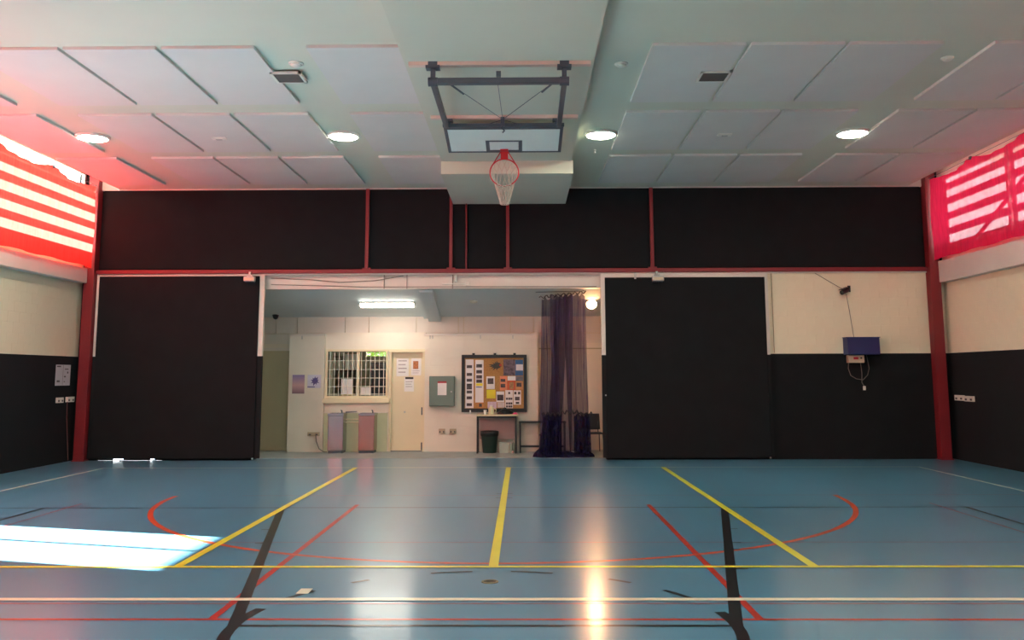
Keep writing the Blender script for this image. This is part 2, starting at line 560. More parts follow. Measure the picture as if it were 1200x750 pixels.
# windows behind the curtains: frame, panes and outdoor blades
for side, (xw, s, wid) in {'l': (XL, -1, 'window_1'), 'r': (XR, 1, 'window_2')}.items():
    w = MB()
    WZ1 = 6.27 if s < 0 else 6.04
    x_in, x_out = xw + s * 0.06, xw + s * 0.13
    a, b = min(x_in, x_out), max(x_in, x_out)
    w.box(a, b, YR, YB, WZ0, WZ0 + 0.06).box(a, b, YR, YB, WZ1 - 0.06, WZ1)
    win = struct(wid, w, M_ALU)
    y = (-9.5 if s > 0 else -9.0) + 2.4
    if s < 0: y = 19.57 - 4.8 * 5
    else: y = 16.9 - 4.8 * 5
    ms = [YR]
    while y < YB:
        ms.append(y)
        MB().box(a, b, y - 0.03, y + 0.03, WZ0, WZ1).build('mullion', M_ALU, win)
        y += 4.8
    ms.append(YB)
    for y0, y1 in zip(ms[:-1], ms[1:]):
        xg = (a + b) / 2
        MB().box(xg - 0.003, xg + 0.003, y0 + 0.03, y1 - 0.03, WZ0 + 0.06, WZ1 - 0.06).build('pane', M_GLASS, win)
    for zc in (4.55, 4.885, 5.22, 5.555, 5.87):
        xb = xw + s * 0.26
        MB().beam((xb, YR, zc), (xb, YB + 0.1, zc), 0.03, 0.15).build('louvre_blade', M_BLADE, win)
    y = YR + 0.3
    while y < YB:
        MB().box(min(xw + s * 0.2, xw + s * 0.3), max(xw + s * 0.2, xw + s * 0.3), y - 0.02, y + 0.02, WZ0 - 0.05, WZ1).build('blade_bracket', M_BLADE, win)
        y += 4.8
    # unseen overhang, added and sized to stop sun passing above the curtain
    MB().box(min(xw + s * 0.2, xw + s * 1.85), max(xw + s * 0.2, xw + s * 1.85), YR, YB + 0.3, 6.50, 6.56).build('added_eave', M_WHITE, win)
    if s > 0:
        p = [Vector((XR + 0.17, 15.6, 5.75)), Vector((XR + 0.17, 18.5, 4.5))]
        MB().beam(p[0], p[1], 0.03, 0.09).build('diagonal_brace', M_DARKSTEEL, win)
        MB().box(XR + 0.14, XR + 0.2, 16.85, 16.97, WZ0, WZ1).build('brace_post', M_DARKSTEEL, win)


def curtain(name, x, z0, z1, m, label, s):
    o = empty(name, (x, 5, z0), label, 'curtain')
    vs, fs = [], []
    ny, nz = 420, 14
    ys = np.linspace(YR + 0.2, YB - 0.26, ny)
    for j in range(nz + 1):
        t = j / nz
        for y in ys:
            sag = 0.5 + 0.5 * math.cos(2 * math.pi * (y - 1.1) / 2.05)
            top = z1 - 0.10 + 0.10 * sag ** 1.5
            z = z0 + 0.012 * math.sin(y * 5.1) + (top - z0) * t
            dx = 0.018 * math.sin(y * 17 + 1.3 * math.sin(y * 2.1)) * (0.35 + 0.65 * t) + 0.012 * math.sin(y * 3.7 + t * 4) + 0.01 * math.sin(9 * t + y * 1.3)
            vs.append((x + s * dx, y, z))
    for j in range(nz):
        for i in range(ny - 1):
            a = j * ny + i
            fs.append((a, a + 1, a + ny + 1, a + ny))
    part(o, 'cloth', MB().add(vs, fs), m, smooth=True)
    hb = MB()
    rail = part(o, 'wire', MB().tube([(x, YR + 0.2, z1 - 0.01), (x, YB - 0.26, z1 - 0.01)], 0.006, 6), M_DARKSTEEL)
    y = 1.1 - 2.05 * 4
    while y < YB - 0.3:
        part(o, 'hook', MB().box(x - 0.02, x + 0.02, y - 0.03, y + 0.03, z1 - 0.03, z1 + 0.03), M_DARKSTEEL)
        y += 2.05
    return o


curtain('red_curtain', -9.31, 4.11, 5.92, M_CURTAIN_L, 'red cloth curtain glowing in sunlight above the wall with the pinned paper notice', -1)
curtain('red_curtain', 8.83, 4.20, 5.99, M_CURTAIN_R, 'sheer red curtain with a dark diagonal brace showing through it', 1)

# ------------------------------------------------------------------ back wall
LJ, RJ = -5.66, 1.72        # alcove opening jambs
LNT0, LNT1 = 3.66, 3.98     # lintel
wb = MB()
wb.box(XL - 0.2, -9.2, YB, YB + 0.3, 0, 6.45)
wb.box(-9.2, -7.7, YB, YB + 0.3, 0.045, 4.0).box(-7.7, LJ - 0.1, YB, YB + 0.3, 0, 4.0)
wb.box(-9.2, XR + 0.2, YB, YB + 0.3, 4.0, 6.45)
wb.box(RJ + 0.06, XR + 0.2, YB, YB + 0.3, 0, DADO + 0.02)
wall_back = struct('wall_back', wb, M_BLACK)
MB().box(RJ + 0.06, XR + 0.2, YB + 0.005, YB + 0.3, DADO + 0.02, 3.99).build('upper_wall', M_CREAM_X, wall_back)
MB().box(LJ - 0.1, RJ + 0.06, YB + 0.08, YB + 0.3, LNT0, LNT1 + 0.02).build('lintel', M_WHITE, wall_back)
blocks(wall_back, 'x', 5.32, 8.75, DADO + 0.02, 3.975, YB + 0.005, -1)
# upper black panels between the red mullions
edges = [-9.26, -3.385, -1.55, -1.215, -0.31, 2.83, 8.74]
for a, b in zip(edges[:-1], edges[1:]):
    MB().bbox(a + 0.025, b - 0.025, YB - 0.04, YB, 4.09, ZC - 0.03, 0.006).build('black_panel', M_BLACK, wall_back)
trim_1 = struct('trim_1', MB().bbox(-9.28, 8.75, YB - 0.12, YB, 3.985, 4.07, 0.005), M_RED)
MB().box(-9.28, 8.75, YB - 0.06, YB, 3.955, 3.985).build('under_strip', M_WHITE, trim_1)
n = 2
for x, w in ((-3.385, 0.075), (-1.55, 0.07), (-1.215, 0.03), (-0.31, 0.07), (2.83, 0.075)):
    t = struct('trim_%d' % n, MB().bbox(x - w / 2, x + w / 2, YB - 0.11, YB, 4.07, ZC - 0.03, 0.004), M_RED)
    if w > 0.05: MB().box(x - 0.09, x + 0.09, YB - 0.12, YB - 0.04, 4.07, 4.10).build('foot_plate', M_RED, t)
    n += 1
for x0, x1 in ((-9.5, -9.28), (8.75, 8.97)):
    t = struct('trim_%d' % n, MB().bbox(x0, x1, YB - 0.22, YB, 0, 6.28, 0.006), M_RED)
    MB().box(x0 - 0.02, x1 + 0.02, YB - 0.25, YB, 0, 0.015).build('base_plate', M_RED, t)
    n += 1

for a, b in ((-9.28, CXL + 0.01), (CXR - 0.01, 8.75)):
    MB().box(a, b, YB - 0.06, YB, ZC - 0.03, 6.30).build('cove_end', M_WHITE, wall_back)

# sliding doors faced with black panels
def sliding_door(name, x0, x1, cream_l, cream_r, top_strip):
    z0 = 0.045
    d = struct(name, MB().box(x0, x1, YB - 0.10, YB - 0.02, z0, DADO), M_DADOX)
    MB().box(x0, x1, YB - 0.10, YB - 0.02, DADO, 3.95).build('upper_leaf', M_WHITE, d)
    b = MB().bbox(x0 + cream_l, x1 - cream_r, YB - 0.14, YB - 0.10, z0, 3.95 - top_strip, 0.008)
    b.build('black_panel', M_BLACK, d)
    return d


door_1 = sliding_door('door_1', -9.26, LJ + 0.06, 0.07, 0.10, 0.02)
rb = random.Random(11)
xx = -9.2
while xx < -7.7:  # added irregular blocks that break up the light under the door
    w_ = rb.uniform(0.03, 0.16)
    h_ = rb.choice((0.0, 0.02, 0.03, 0.04, 0.045, 0.045))
    if h_ > 0:
        MB().box(xx, xx + w_, YB - 0.02, YB, 0.002, h_).build('leak_breaker', M_BLACK, door_1)
    xx += w_
door_2 = sliding_door('door_2', RJ - 0.02, 5.30, 0.085, 0.075, 0.085)
MB().tube([(-5.72, YB - 0.15, 0.06), (-5.72, YB - 0.15, 0.03)], 0.02).build('floor_guide', M_ALU, door_1)
MB().tube([(5.2, YB - 0.15, 0.06), (5.2, YB - 0.15, 0.03)], 0.02).build('floor_guide', M_ALU, door_2)
MB().tube([(RJ + 0.05, YB - 0.105, 1.35), (RJ + 0.05, YB - 0.125, 1.35)], 0.018, 10).build('bolt', M_ALU, door_2)

# wall behind the camera
wf = struct('wall_front', MB().box(XL - 0.2, XR + 0.2, YR - 0.2, YR, 0, DADO), M_DADOX)
MB().box(XL - 0.2, XR + 0.2, YR - 0.2, YR, DADO, 4.2).box(XL - 0.2, XR + 0.2, YR - 0.2, YR, 5.7, 6.45).box(XL - 0.2, -5.0, YR - 0.2, YR, 4.2, 5.7).box(4.5, XR + 0.2, YR - 0.2, YR, 4.2, 5.7).build('upper_wall', M_CREAM_X, wf)
win_added = struct('window_added', MB().box(-5.0, 4.5, YR - 0.12, YR - 0.06, 4.2, 4.26).box(-5.0, 4.5, YR - 0.12, YR - 0.06, 5.64, 5.7), M_ALU)  # added glazed strip, out of view, lets in even daylight from behind
for k in range(6): MB().box(-5.0 + k * 1.88, -4.95 + k * 1.88, YR - 0.12, YR - 0.06, 4.26, 5.64).build('mullion', M_ALU, win_added)
for k in range(5): MB().box(-4.95 + k * 1.88, -5.0 + (k + 1) * 1.88, YR - 0.092, YR - 0.088, 4.26, 5.64).build('pane', M_GLASS, win_added)
# doorway in the left wall (sunlight enters here)
dj = MB().box(XL - 0.2, XL + 0.02, DY0 - 0.05, DY0, 0, DH).box(XL - 0.2, XL + 0.02, DY1, DY1 + 0.05, 0, DH)
door_4 = struct('door_4', dj, M_ALU)
MB().box(XL - 0.12, XL - 0.08, 11.30, 11.36, 0, DH).build('mullion', M_ALU, door_4)
# outside paving
struct('floor_outside', MB().box(-40, 40, -30, 60, -0.3, -0.21), M_OUT)
struct('floor_apron', MB().box(-12, -6.5, 19.99, 24, -0.2, -0.01), M_OUT)

# ------------------------------------------------------------------ alcove
YA, YM, AW = 22.05, 21.68, 21.6
floor_alc = struct('floor_alcove', MB().box(-6.8, 2.9, 19.985, 24.9, -0.2, 0.004), M_CONCRETE)
# sloping ceiling
def zs(y): return 3.72 - 0.243 * (y - 19.9)
struct('ceiling_alcove', MB().add(
    [(-6.8, 19.88, zs(19.88)), (2.9, 19.88, zs(19.88)), (2.9, 22.2, zs(22.2)), (-6.8, 22.2, zs(22.2)),
     (-6.8, 19.88, 4.0), (2.9, 19.88, 4.0), (2.9, 22.2, 4.0), (-6.8, 22.2, 4.0)],
    [(0, 3, 2, 1), (4, 5, 6, 7), (0, 1, 5, 4), (1, 2, 6, 5), (2, 3, 7, 6), (3, 0, 4, 7)]), M_ALCC)
struct('wall_alcove_left', MB().box(-6.85, -6.65, 19.9, 22.3, 0, 4.0), M_CREAM_Y)
struct('wall_alcove_right', MB().box(2.7, 2.9, 19.9, 22.3, 0, 4.0), M_CREAM_Y)
wa = MB()
WX0, WX1, WBZ0, WBZ1 = -4.64, -3.25, 1.30, 2.35
wa.box(-6.8, WX0, YA, YA + 0.2, 0, 2.55).box(WX1, 2.9, YA, YA + 0.2, 0, 2.55)
wa.box(WX0, WX1, YA, YA + 0.2, 0, WBZ0).box(WX0, WX1, YA, YA + 0.2, WBZ1, 2.55)
wall_alc = struct('wall_alcove_back', wa, M_ALC)
js = [-6.8, -6.01, -5.49, -4.32, -3.74, -2.58, -1.56, -1.43, -0.29, 0.27, 1.4, 2.9]
MB().box(-6.8, 2.9, YA + 0.05, YA + 0.2, 2.55, 3.4).build('backing', M_MORTAR, wall_alc)
for a, b in zip(js[:-1], js[1:]):
    MB().box(a + 0.008, b - 0.008, YA, YA + 0.05, 2.80, 3.4).build('upper_panel', M_WHITE, wall_alc)
MB().box(-6.8, 2.9, YA - 0.01, YA + 0.05, 2.55, 2.785).build('upper_band', M_WHITE, wall_alc)
# front skins
fw1 = MB().box(-5.55, -4.71, AW, YA, 0, 2.74)
MB_l = fw1.build('pier', M_ALC, wall_alc)
MB().box(-5.57, -4.70, AW - 0.02, AW + 0.06, 2.72, 2.77).build('coping', M_WHITE, wall_alc)
MB().box(-2.32, 0.36, AW, YA, 0, 2.74).build('pier', M_ALC, wall_alc)
MB().box(-2.34, 0.38, AW - 0.02, AW + 0.06, 2.72, 2.77).build('coping', M_WHITE, wall_alc)
for px in (354, 504, 507, 563, 601):
    p = at(px, 394.5, AW - 0.01)
    MB().box(p.x - 0.01, p.x + 0.01, AW - 0.025, AW, 2.64, 2.72).build('picture_hook', M_ALU, wall_alc)
mw = MB()
mw.box(-4.71, WX0, YM, YA, 0, 2.8).box(WX1, -3.17, YM, YA, 0, 2.8)
mw.box(WX0, WX1, YM, YA, 0, WBZ0).box(WX0, WX1, YM, YA, WBZ1, 2.8).box(-3.17, -2.32, YM, YA, 2.38, 2.8)
mw.build('window_wall', M_ALCP, wall_alc)
MB().box(-4.70, -3.20, YM - 0.03, YM, 0, 0.90).build('splash_panel', mat('splash_paint', (206, 206, 170), 0.5, var=0.04), wall_alc)
MB().box(-4.71, -3.19, YM - 0.05, YM, 0.90, 0.92).build('splash_cap', M_WHITE, wall_alc)
# left recess door and right lintel line
dr = struct('door_5', MB().box(-6.55, -5.6, YA - 0.04, YA - 0.002, 0.01, 2.38), M_OLIVE)
MB().box(-6.6, -5.56, YA - 0.05, YA, 2.38, 2.45).build('head', M_WHITE, dr)
MB().box(0.40, 2.7, YA - 0.02, YA, 2.40, 2.43).build('joint_strip', M_OLIVE, wall_alc)

# cream door with notices
d3 = struct('door_3', MB().box(-3.12, -2.37, YM + 0.06, YM + 0.10, 0.02, 2.33), M_DOOR)
MB().box(-3.17, -3.12, YM - 0.02, YM + 0.12, 0, 2.38).build('jamb', M_DOOR, d3)
MB().box(-2.37, -2.325, YM - 0.02, YM + 0.12, 0, 2.38).build('jamb', M_DOOR, d3)
MB().box(-3.19, -2.32, YM - 0.03, YM + 0.12, 2.33, 2.40).build('head', M_DOOR, d3)
for z in (0.94, 0.12): MB().box(-2.405, -2.375, YM + 0.03, YM + 0.06, z - 0.09, z + 0.09).build('hinge', M_DARKSTEEL, d3)
MB().tube([(-2.8, YM + 0.06, 0.92), (-2.8, YM + 0.03, 0.92)], 0.022, 12).build('lock', M_ALU, d3)
MB().box(-3.12, -2.37, YM + 0.02, YM + 0.12, 0.004, 0.018).build('threshold', M_DARKSTEEL, d3)

# barred window
w3 = MB()
w3.box(WX0 - 0.05, WX0, YM - 0.03, YM + 0.1, WBZ0 - 0.05, WBZ1 + 0.05).box(WX1, WX1 + 0.05, YM - 0.03, YM + 0.1, WBZ0 - 0.05, WBZ1 + 0.05)
w3.box(WX0, WX1, YM - 0.03, YM + 0.1, WBZ1, WBZ1 + 0.05).box(WX0, WX1, YM - 0.03, YM + 0.1, WBZ0 - 0.05, WBZ0)
win3 = struct('window_3', w3, M_DOOR)
MB().bbox(WX0 - 0.10, WX1 + 0.10, YM - 0.10, YM + 0.02, 1.13, 1.25, 0.015).build('sill', M_DOOR, win3)
MB().box(-3.955, -3.89, YM, YM + 0.07, WBZ0, WBZ1).build('mullion', M_DOOR, win3)
MB().box(WX0, -3.955, YM + 0.10, YM + 0.106, WBZ0, WBZ1).build('pane', M_GLASS, win3)
MB().box(-3.89, WX1, YM + 0.10, YM + 0.106, WBZ0, WBZ1).build('pane', M_GLASS, win3)
M_BAR = mat('bar_white', (232, 226, 212), 0.5, var=0.03)
nb = 13
for i in range(nb):
    x = WX0 + (i + 0.5) * (WX1 - WX0) / nb
    MB().tube([(x, YM - 0.012, WBZ0), (x, YM - 0.012, WBZ1)], 0.008, 6).build('bar', M_BAR, win3)
for z in (2.13, 1.92, 1.72, 1.52, 1.34):
    MB().tube([(WX0, YM - 0.004, z), (WX1, YM - 0.004, z)], 0.008, 6).build('bar', M_BAR, win3)

# office seen through the barred window
M_OFF = mat('office_wall', (176, 164, 140), 0.8, var=0.05)
ow = MB().box(-5.6, -5.5, YA + 0.2, 24.8, 0, 2.8).box(-2.4, -2.3, YA + 0.2, 24.8, 0, 2.8)
OWX0, OWX1 = -4.25, -3.2
ow.box(-5.6, OWX0, 24.7, 24.9, 0, 2.9).box(OWX1, -2.3, 24.7, 24.9, 0, 2.9).box(OWX0, OWX1, 24.7, 24.9, 0, 2.30).box(OWX0, OWX1, 24.7, 24.9, 2.50, 2.9)
ow.box(-5.6, -2.3, YA + 0.2, 24.9, 2.8, 2.9)
wall_off = struct('wall_office', ow, M_OFF)
MB().box(OWX0, OWX1, 24.78, 24.785, 2.30, 2.50).build('pane', M_GLASS, wall_off)
# bush outside
bv = MB()
for i in range(150):
    a = Vector((random.uniform(-5.1, -2.6), random.uniform(26.0, 26.8), random.uniform(0.2, 3.4)))
    for k in range(14):
        c = a + Vector((random.gauss(0, .18), random.gauss(0, .18), random.gauss(0, .18)))
        u = Vector((random.uniform(-1, 1), random.uniform(-1, 1), random.uniform(-1, 1))).normalized() * 0.10
        v = u.orthogonal().normalized() * 0.05
        bv.add([c - u, c + v, c + u, c - v], [(0, 1, 2, 3)])
bush = empty('leafy_bush', (-3.7, 26.4, -0.21), 'green leafy bush seen through the small high window of the office', 'bush')
part(bush, 'foliage', bv, mat('leaf_green', (96, 118, 34), 0.6, var=0.3, scale=5))
part(bush, 'stem', MB().tube([(-3.7, 26.4, -0.21), (-3.72, 26.42, 1.2), (-3.6, 26.35, 2.4)], [0.06, 0.05, 0.02]), mat('bark', (84, 66, 48), 0.9, var=0.2))

ol = empty('office_fill_light', (-4.0, 23.3, 2.799), 'square light panel on the office ceiling behind the barred window', 'ceiling light')  # added lamp without a visible source, brightens the office interior
MB().box(-0.3, 0.3, -0.3, 0.3, -0.05, 0.0).build('tray', M_WHITE, ol)
MB().box(-0.27, 0.27, -0.27, 0.27, -0.06, -0.05).build('diffuser', emissive('office_fill_panel', (1.0, 0.9, 0.7), 1.6), ol)
cabinet = empty('office_cabinet', (-3.3, 24.2, 0), 'dark grey office cabinet behind the right half of the barred window', 'cabinet')
part(cabinet, 'body', MB().bbox(-3.95, -2.65, 23.6, 24.5, 0.004, 2.12, 0.01), mat('cabinet_grey', (70, 72, 82), 0.5, var=0.05))
for x in (-3.93, -3.28):
    d = part(cabinet, 'door', MB().bbox(x, x + 0.62, 23.57, 23.6, 0.08, 2.08, 0.005), mat('cabinet_door', (84, 86, 96), 0.5, var=0.05))
    local(MB().box(x + 0.55, x + 0.57, 23.54, 23.57, 1.2, 1.4), cabinet).build('handle', M_ALU, d)
desk = empty('office_desk', (-4.6, 23.0, 0), 'timber office desk just inside the barred window', 'desk')
part(desk, 'top', MB().bbox(-5.4, -4.05, 22.5, 23.1, 1.16, 1.20, 0.006), mat('desk_timber', (150, 116, 74), 0.5, var=0.12, scale=3, stretch=(1, 8, 8)))
for x in (-5.36, -4.12):
    for y in (22.54, 23.04):
        part(desk, 'leg', MB().box(x - 0.02, x + 0.02, y - 0.02, y + 0.02, 0.004, 1.16), M_DARKSTEEL)
sh = empty('office_shelf', (-4.9, 24.5, 0), 'brown shelving rack with boxes at the back of the office', 'shelf')
for x in (-5.4, -4.45): part(sh, 'side_panel', MB().box(x, x + 0.03, 24.35, 24.68, 0.004, 2.3), mat('shelf_brown', (110, 84, 58), 0.6, var=0.1))
for z in (0.5, 1.0, 1.45, 1.9, 2.27): part(sh, 'shelf_board', MB().box(-5.37, -4.45, 24.35, 24.68, z, z + 0.025), MATS['shelf_brown'])
def simple(name, mb, m, label, cat, group=None, smooth=False):
    return tag(mb.build(name, m, smooth=smooth), label, cat, group)
for i, (x, w, z, c, l) in enumerate(((-5.3, .3, 1.475, (196, 170, 120), 'tan carton on the middle office shelf'), (-4.95, .38, 1.475, (110, 92, 80), 'brown carton on the middle office shelf'),
                                 (-5.25, .42, 1.925, (214, 206, 190), 'pale carton on the upper office shelf'), (-4.8, .28, 1.925, (90, 80, 76), 'dark carton on the upper office shelf'))):
    simple('carton', MB().bbox(x, x + w, 24.38, 24.62, z, z + 0.26, 0.006), mat('carton_%d' % i, c, 0.8, var=0.08), l, 'box', 'cartons on the office shelf')
simple('wall_planner', MB().bbox(-4.75, -4.35, 24.30, 24.32, 1.95, 2.35, 0.003), M_PAPER, 'white planner sheet hanging on the office shelf rack', 'poster')
simple('yellow_folder', MB().bbox(-4.52, -4.22, 22.70, 22.74, 1.20, 1.52, 0.004), mat('folder_yellow', (238, 226, 90), 0.6, var=0.04), 'yellow folder standing on the office desk', 'folder')
simple('window_notice', MB().box(-4.33, -4.05, YM + 0.085, YM + 0.088, 1.33, 1.70), M_PAPER, 'tall white notice taped inside the left pane of the barred window', 'notice')
simple('window_notice', MB().box(-3.87, -3.62, YM + 0.085, YM + 0.088, 1.32, 1.50), M_PAPER, 'small white notice taped inside the right pane of the barred window', 'notice')

# ceiling beam of the alcove
bs = MB()
for a, b, w0, w1, d0 in ((-2.40, -2.30, 0, 0, 0.05), (-2.28, -1.98, 0, 0, 0.12)):
    bs.add([(a, 19.9, zs(19.9) - d0), (b, 19.9, zs(19.9) - d0), (b, 22.05, zs(22.05) - d0), (a, 22.05, zs(22.05) - d0),
            (a, 19.9, zs(19.9)), (b, 19.9, zs(19.9)), (b, 22.05, zs(22.05)), (a, 22.05, zs(22.05))],
           [(0, 3, 2, 1), (4, 5, 6, 7), (0, 1, 5, 4), (1, 2, 6, 5), (2, 3, 7, 6), (3, 0, 4, 7)])
struct('trim_%d' % n, bs, M_ALCC); n += 1

# ------------------------------------------------------------------ lamps
M_LENS = emissive('downlight_lens', (0.93, 1.0, 0.81), LAMP)
M_TUBE = emissive('tube_lens', (1.0, 0.93, 0.80), 9.0)
M_WARM = emissive('warm_globe', (1.0, 0.50, 0.22), 90.0)


def downlight(x, y, label, group=None):
    o = empty('ceiling_light', (x, y, ZC), label, 'ceiling light', group)
    MB().lathe([(0.285, 0.0), (0.29, -0.015), (0.275, -0.04), (0.245, -0.045), (0.24, -0.02), (0.24, 0.0)], n=36).build('rim', M_WHITE, o, True)
    MB().lathe([(0.238, -0.03), (0.20, -0.055), (0.12, -0.066), (0.01, -0.07)], n=36).build('lens', M_LENS, o, True)
    return o


downlight(-7.39, 15.1, 'round ceiling light between panels next to the sunlit red curtain')
downlight(-3.06, 15.1, 'round ceiling light in the panel gap on the sunlit curtain side of the hoop')
downlight(1.36, 15.1, 'round ceiling light in the wide gap beside the hoop bulkhead')
downlight(5.65, 15.1, 'round ceiling light between panels next to the sheer red curtain')
for y in (5.0, -4.0):  # two added rows out of view, raising the hall's even light
    for x in (-7.39, -3.06, 1.36, 5.65):
        downlight(x, y, 'added round ceiling light on the plain ceiling, out of view', 'added round lights on the plain ceiling')

tl_ = empty('batten_light', (-3.14, 21.0, zs(21.0)), 'glowing fluorescent batten light on the sloping alcove ceiling', 'ceiling light')
tl_.rotation_euler = (-math.atan(0.243), 0, 0)
MB().bbox(-0.64, 0.64, -0.10, 0.10, -0.035, 0.0, 0.006).build('tray', M_WHITE, tl_)
MB().bbox(-0.62, 0.62, -0.085, 0.085, -0.085, -0.035, 0.02).build('diffuser', M_TUBE, tl_)
for sx in (-1, 1): MB().bbox(min(sx * 0.62, sx * 0.645), max(sx * 0.62, sx * 0.645), -0.095, 0.095, -0.09, -0.03, 0.005).build('end_cap', M_WHITE, tl_)
wp = at(693, 357, 21.0)
wl_ = empty('bulkhead_lamp', (wp.x, 20.95, wp.z), 'bright orange round lamp under the alcove ceiling beside the purple net', 'lamp')
wl_.rotation_euler = (math.radians(118), 0, 0)
MB().lathe([(0.02, -0.14), (0.07, -0.12), (0.125, -0.03), (0.135, 0.045), (0.125, 0.05), (0.115, -0.02), (0.01, -0.03)], n=28).build('housing', M_DARKSTEEL, wl_, True)
MB().lathe([(0.112, -0.018), (0.08, -0.008), (0.01, -0.004)], n=28).build('lens', M_WARM, wl_, True)
MB().box(-0.02, 0.02, 0.05, zs(20.95) - wp.z + 0.14, -0.12, -0.08).build('stem', M_DARKSTEEL, wl_)

# ------------------------------------------------------------------ ceiling fittings
def vent(x, y, z, label):
    o = empty('ceiling_vent', (x, y, z), label, 'vent')
    w, l = 0.21, 0.21
    f = MB().box(-w, w, -l, -l + 0.035, -0.012, 0.02).box(-w, w, l - 0.035, l, -0.012, 0.02).box(-w, -w + 0.035, -l, l, -0.012, 0.02).box(w - 0.035, w, -l, l, -0.012, 0.02)
    f.build('frame', M_PLASTIC_W, o)
    MB().box(-w + 0.03, w - 0.03, -l + 0.03, l - 0.03, 0.0, 0.01).build('backing', M_BLACKPL, o)
    for k in range(8):
        y0 = -l + 0.05 + k * 0.045
        MB().beam((-w + 0.035, y0, -0.004), (w - 0.035, y0, -0.004), 0.02, 0.006, (0, 0.5, 1)).build('slat', mat('vent_slat', (96, 86, 80), 0.6, var=0.05), o)
    return o


vent(-3.19, 11.95, ZC - PROUD - 0.005, 'square ceiling vent straddling the panel edge beside the smoke detector')
vent(2.64, 12.02, ZC - PROUD - 0.005, 'square ceiling vent set in the white panel beside the hoop bulkhead')


def detector(x, y, label, r=0.1):
    o = empty('smoke_detector', (x, y, ZC), label, 'smoke detector')
    MB().lathe([(r, 0.0), (r, -0.015), (r * 0.9, -0.02)], n=24).build('base', M_PLASTIC_W, o, True)
    MB().lathe([(r * 0.75, -0.018), (r * 0.7, -0.035), (r * 0.5, -0.045), (0.01, -0.048)], n=24).build('cap', M_PLASTIC_W, o, True)


detector(-2.98, 11.5, 'white smoke detector right beside a square ceiling vent')
detector(1.33, 11.6, 'pale round detector on the wide gap beside the hoop bulkhead', 0.09)
detector(5.57, 11.45, 'white round detector in the gap next to the sheer curtain side panels', 0.08)
for x, y, l in ((-5.2, 15.1, 'small rectangular sensor plate on the pink lit ceiling panel'), (3.46, 15.05, 'small rectangular sensor plate on the grey ceiling panel between hoop and sheer curtain')):
    o = empty('sensor_plate', (x, y, ZC - PROUD), l, 'sensor')
    MB().bbox(-0.12, 0.12, -0.06, 0.06, -0.025, 0.0, 0.006).build('plate', M_PLASTIC_W, o)
    MB().bbox(-0.05, 0.05, -0.03, 0.03, -0.04, -0.02, 0.008).build('lens', M_ALU, o)
simple('sprinkler_head', MB().lathe([(0.03, 0), (0.03, -0.01), (0.012, -0.02), (0.012, -0.05), (0.03, -0.055), (0.03, -0.06)], (1.35, 16.25, ZC), 12), M_PLASTIC_W, 'tiny sprinkler head behind the ceiling light beside the hoop bulkhead', 'sprinkler', smooth=False)

# ------------------------------------------------------------------ basketball hoop
hp = empty('basketball_hoop', (-0.29, 13.0, 5.75), 'ceiling mounted basketball hoop folded up with white backboard and red ring', 'basketball hoop')
HX0, HX1 = -1.13, 0.55
YF, ZF, YK, ZK = 11.2, 5.50, 13.6, 5.60
for x in (HX0, HX1):
    p = part(hp, 'hanger_post', MB().box(x - 0.03, x + 0.03, YF - 0.06, YF - 0.005, ZF, 5.74), M_DARKSTEEL)
    part(hp, 'top_clamp', MB().box(x - 0.09, x + 0.09, YF - 0.11, YF + 0.03, 5.665, 5.70), M_DARKSTEEL)
    part(hp, 'clamp_bolt', MB().box(x - 0.06, x + 0.06, YF - 0.10, YF - 0.095, 5.70, 5.75), M_DARKSTEEL)
    part(hp, 'side_arm', MB().beam((x, YF - 0.03, ZF), (x + (0.03 if x > 0 else -0.03), YK, ZK), 0.068, 0.07), M_DARKSTEEL)
    part(hp, 'knuckle', MB().tube([(x - 0.06, YF - 0.03, ZF), (x + 0.06, YF - 0.03, ZF)], 0.06, 12), M_DARKSTEEL)
    part(hp, 'rear_hanger', MB().box(x - 0.035, x + 0.035, YK - 0.035, YK + 0.035, ZK, 5.70), M_DARKSTEEL)
    part(hp, 'rear_clamp', MB().box(x - 0.07, x + 0.07, YK - 0.07, YK + 0.05, 5.66, 5.70), M_DARKSTEEL)
part(hp, 'cross_bar', MB().bbox(HX0 - 0.03, HX1 + 0.03, YF - 0.075, YF + 0.015, ZF - 0.036, ZF + 0.042, 0.008), M_DARKSTEEL)
part(hp, 'bar_lug', MB().box(-0.32, -0.26, YF - 0.09, YF - 0.02, ZF + 0.05, ZF + 0.12), M_DARKSTEEL)
# board: hinge edge to far edge
B0, B1 = Vector((0, 13.66, 5.585)), Vector((0, 14.65, 5.445))
bd = (B1 - B0).normalized()
bn = Vector((0, bd.z, -bd.y))            # face normal: down and a little toward the camera
if bn.z > 0: bn = -bn
BX0, BX1 = -1.21, 0.65


def board_quad(x0, x1, s0, s1, off, th):
    vs = []
    for o_ in (off, off + th):
        for x, s in ((x0, s0), (x1, s0), (x1, s1), (x0, s1)):
            p = B0 + bd * s + bn * o_
            vs.append((x, p.y, p.z))
    return MB().add(vs, [(0, 1, 2, 3), (7, 6, 5, 4), (0, 4, 5, 1), (1, 5, 6, 2), (2, 6, 7, 3), (3, 7, 4, 0)])


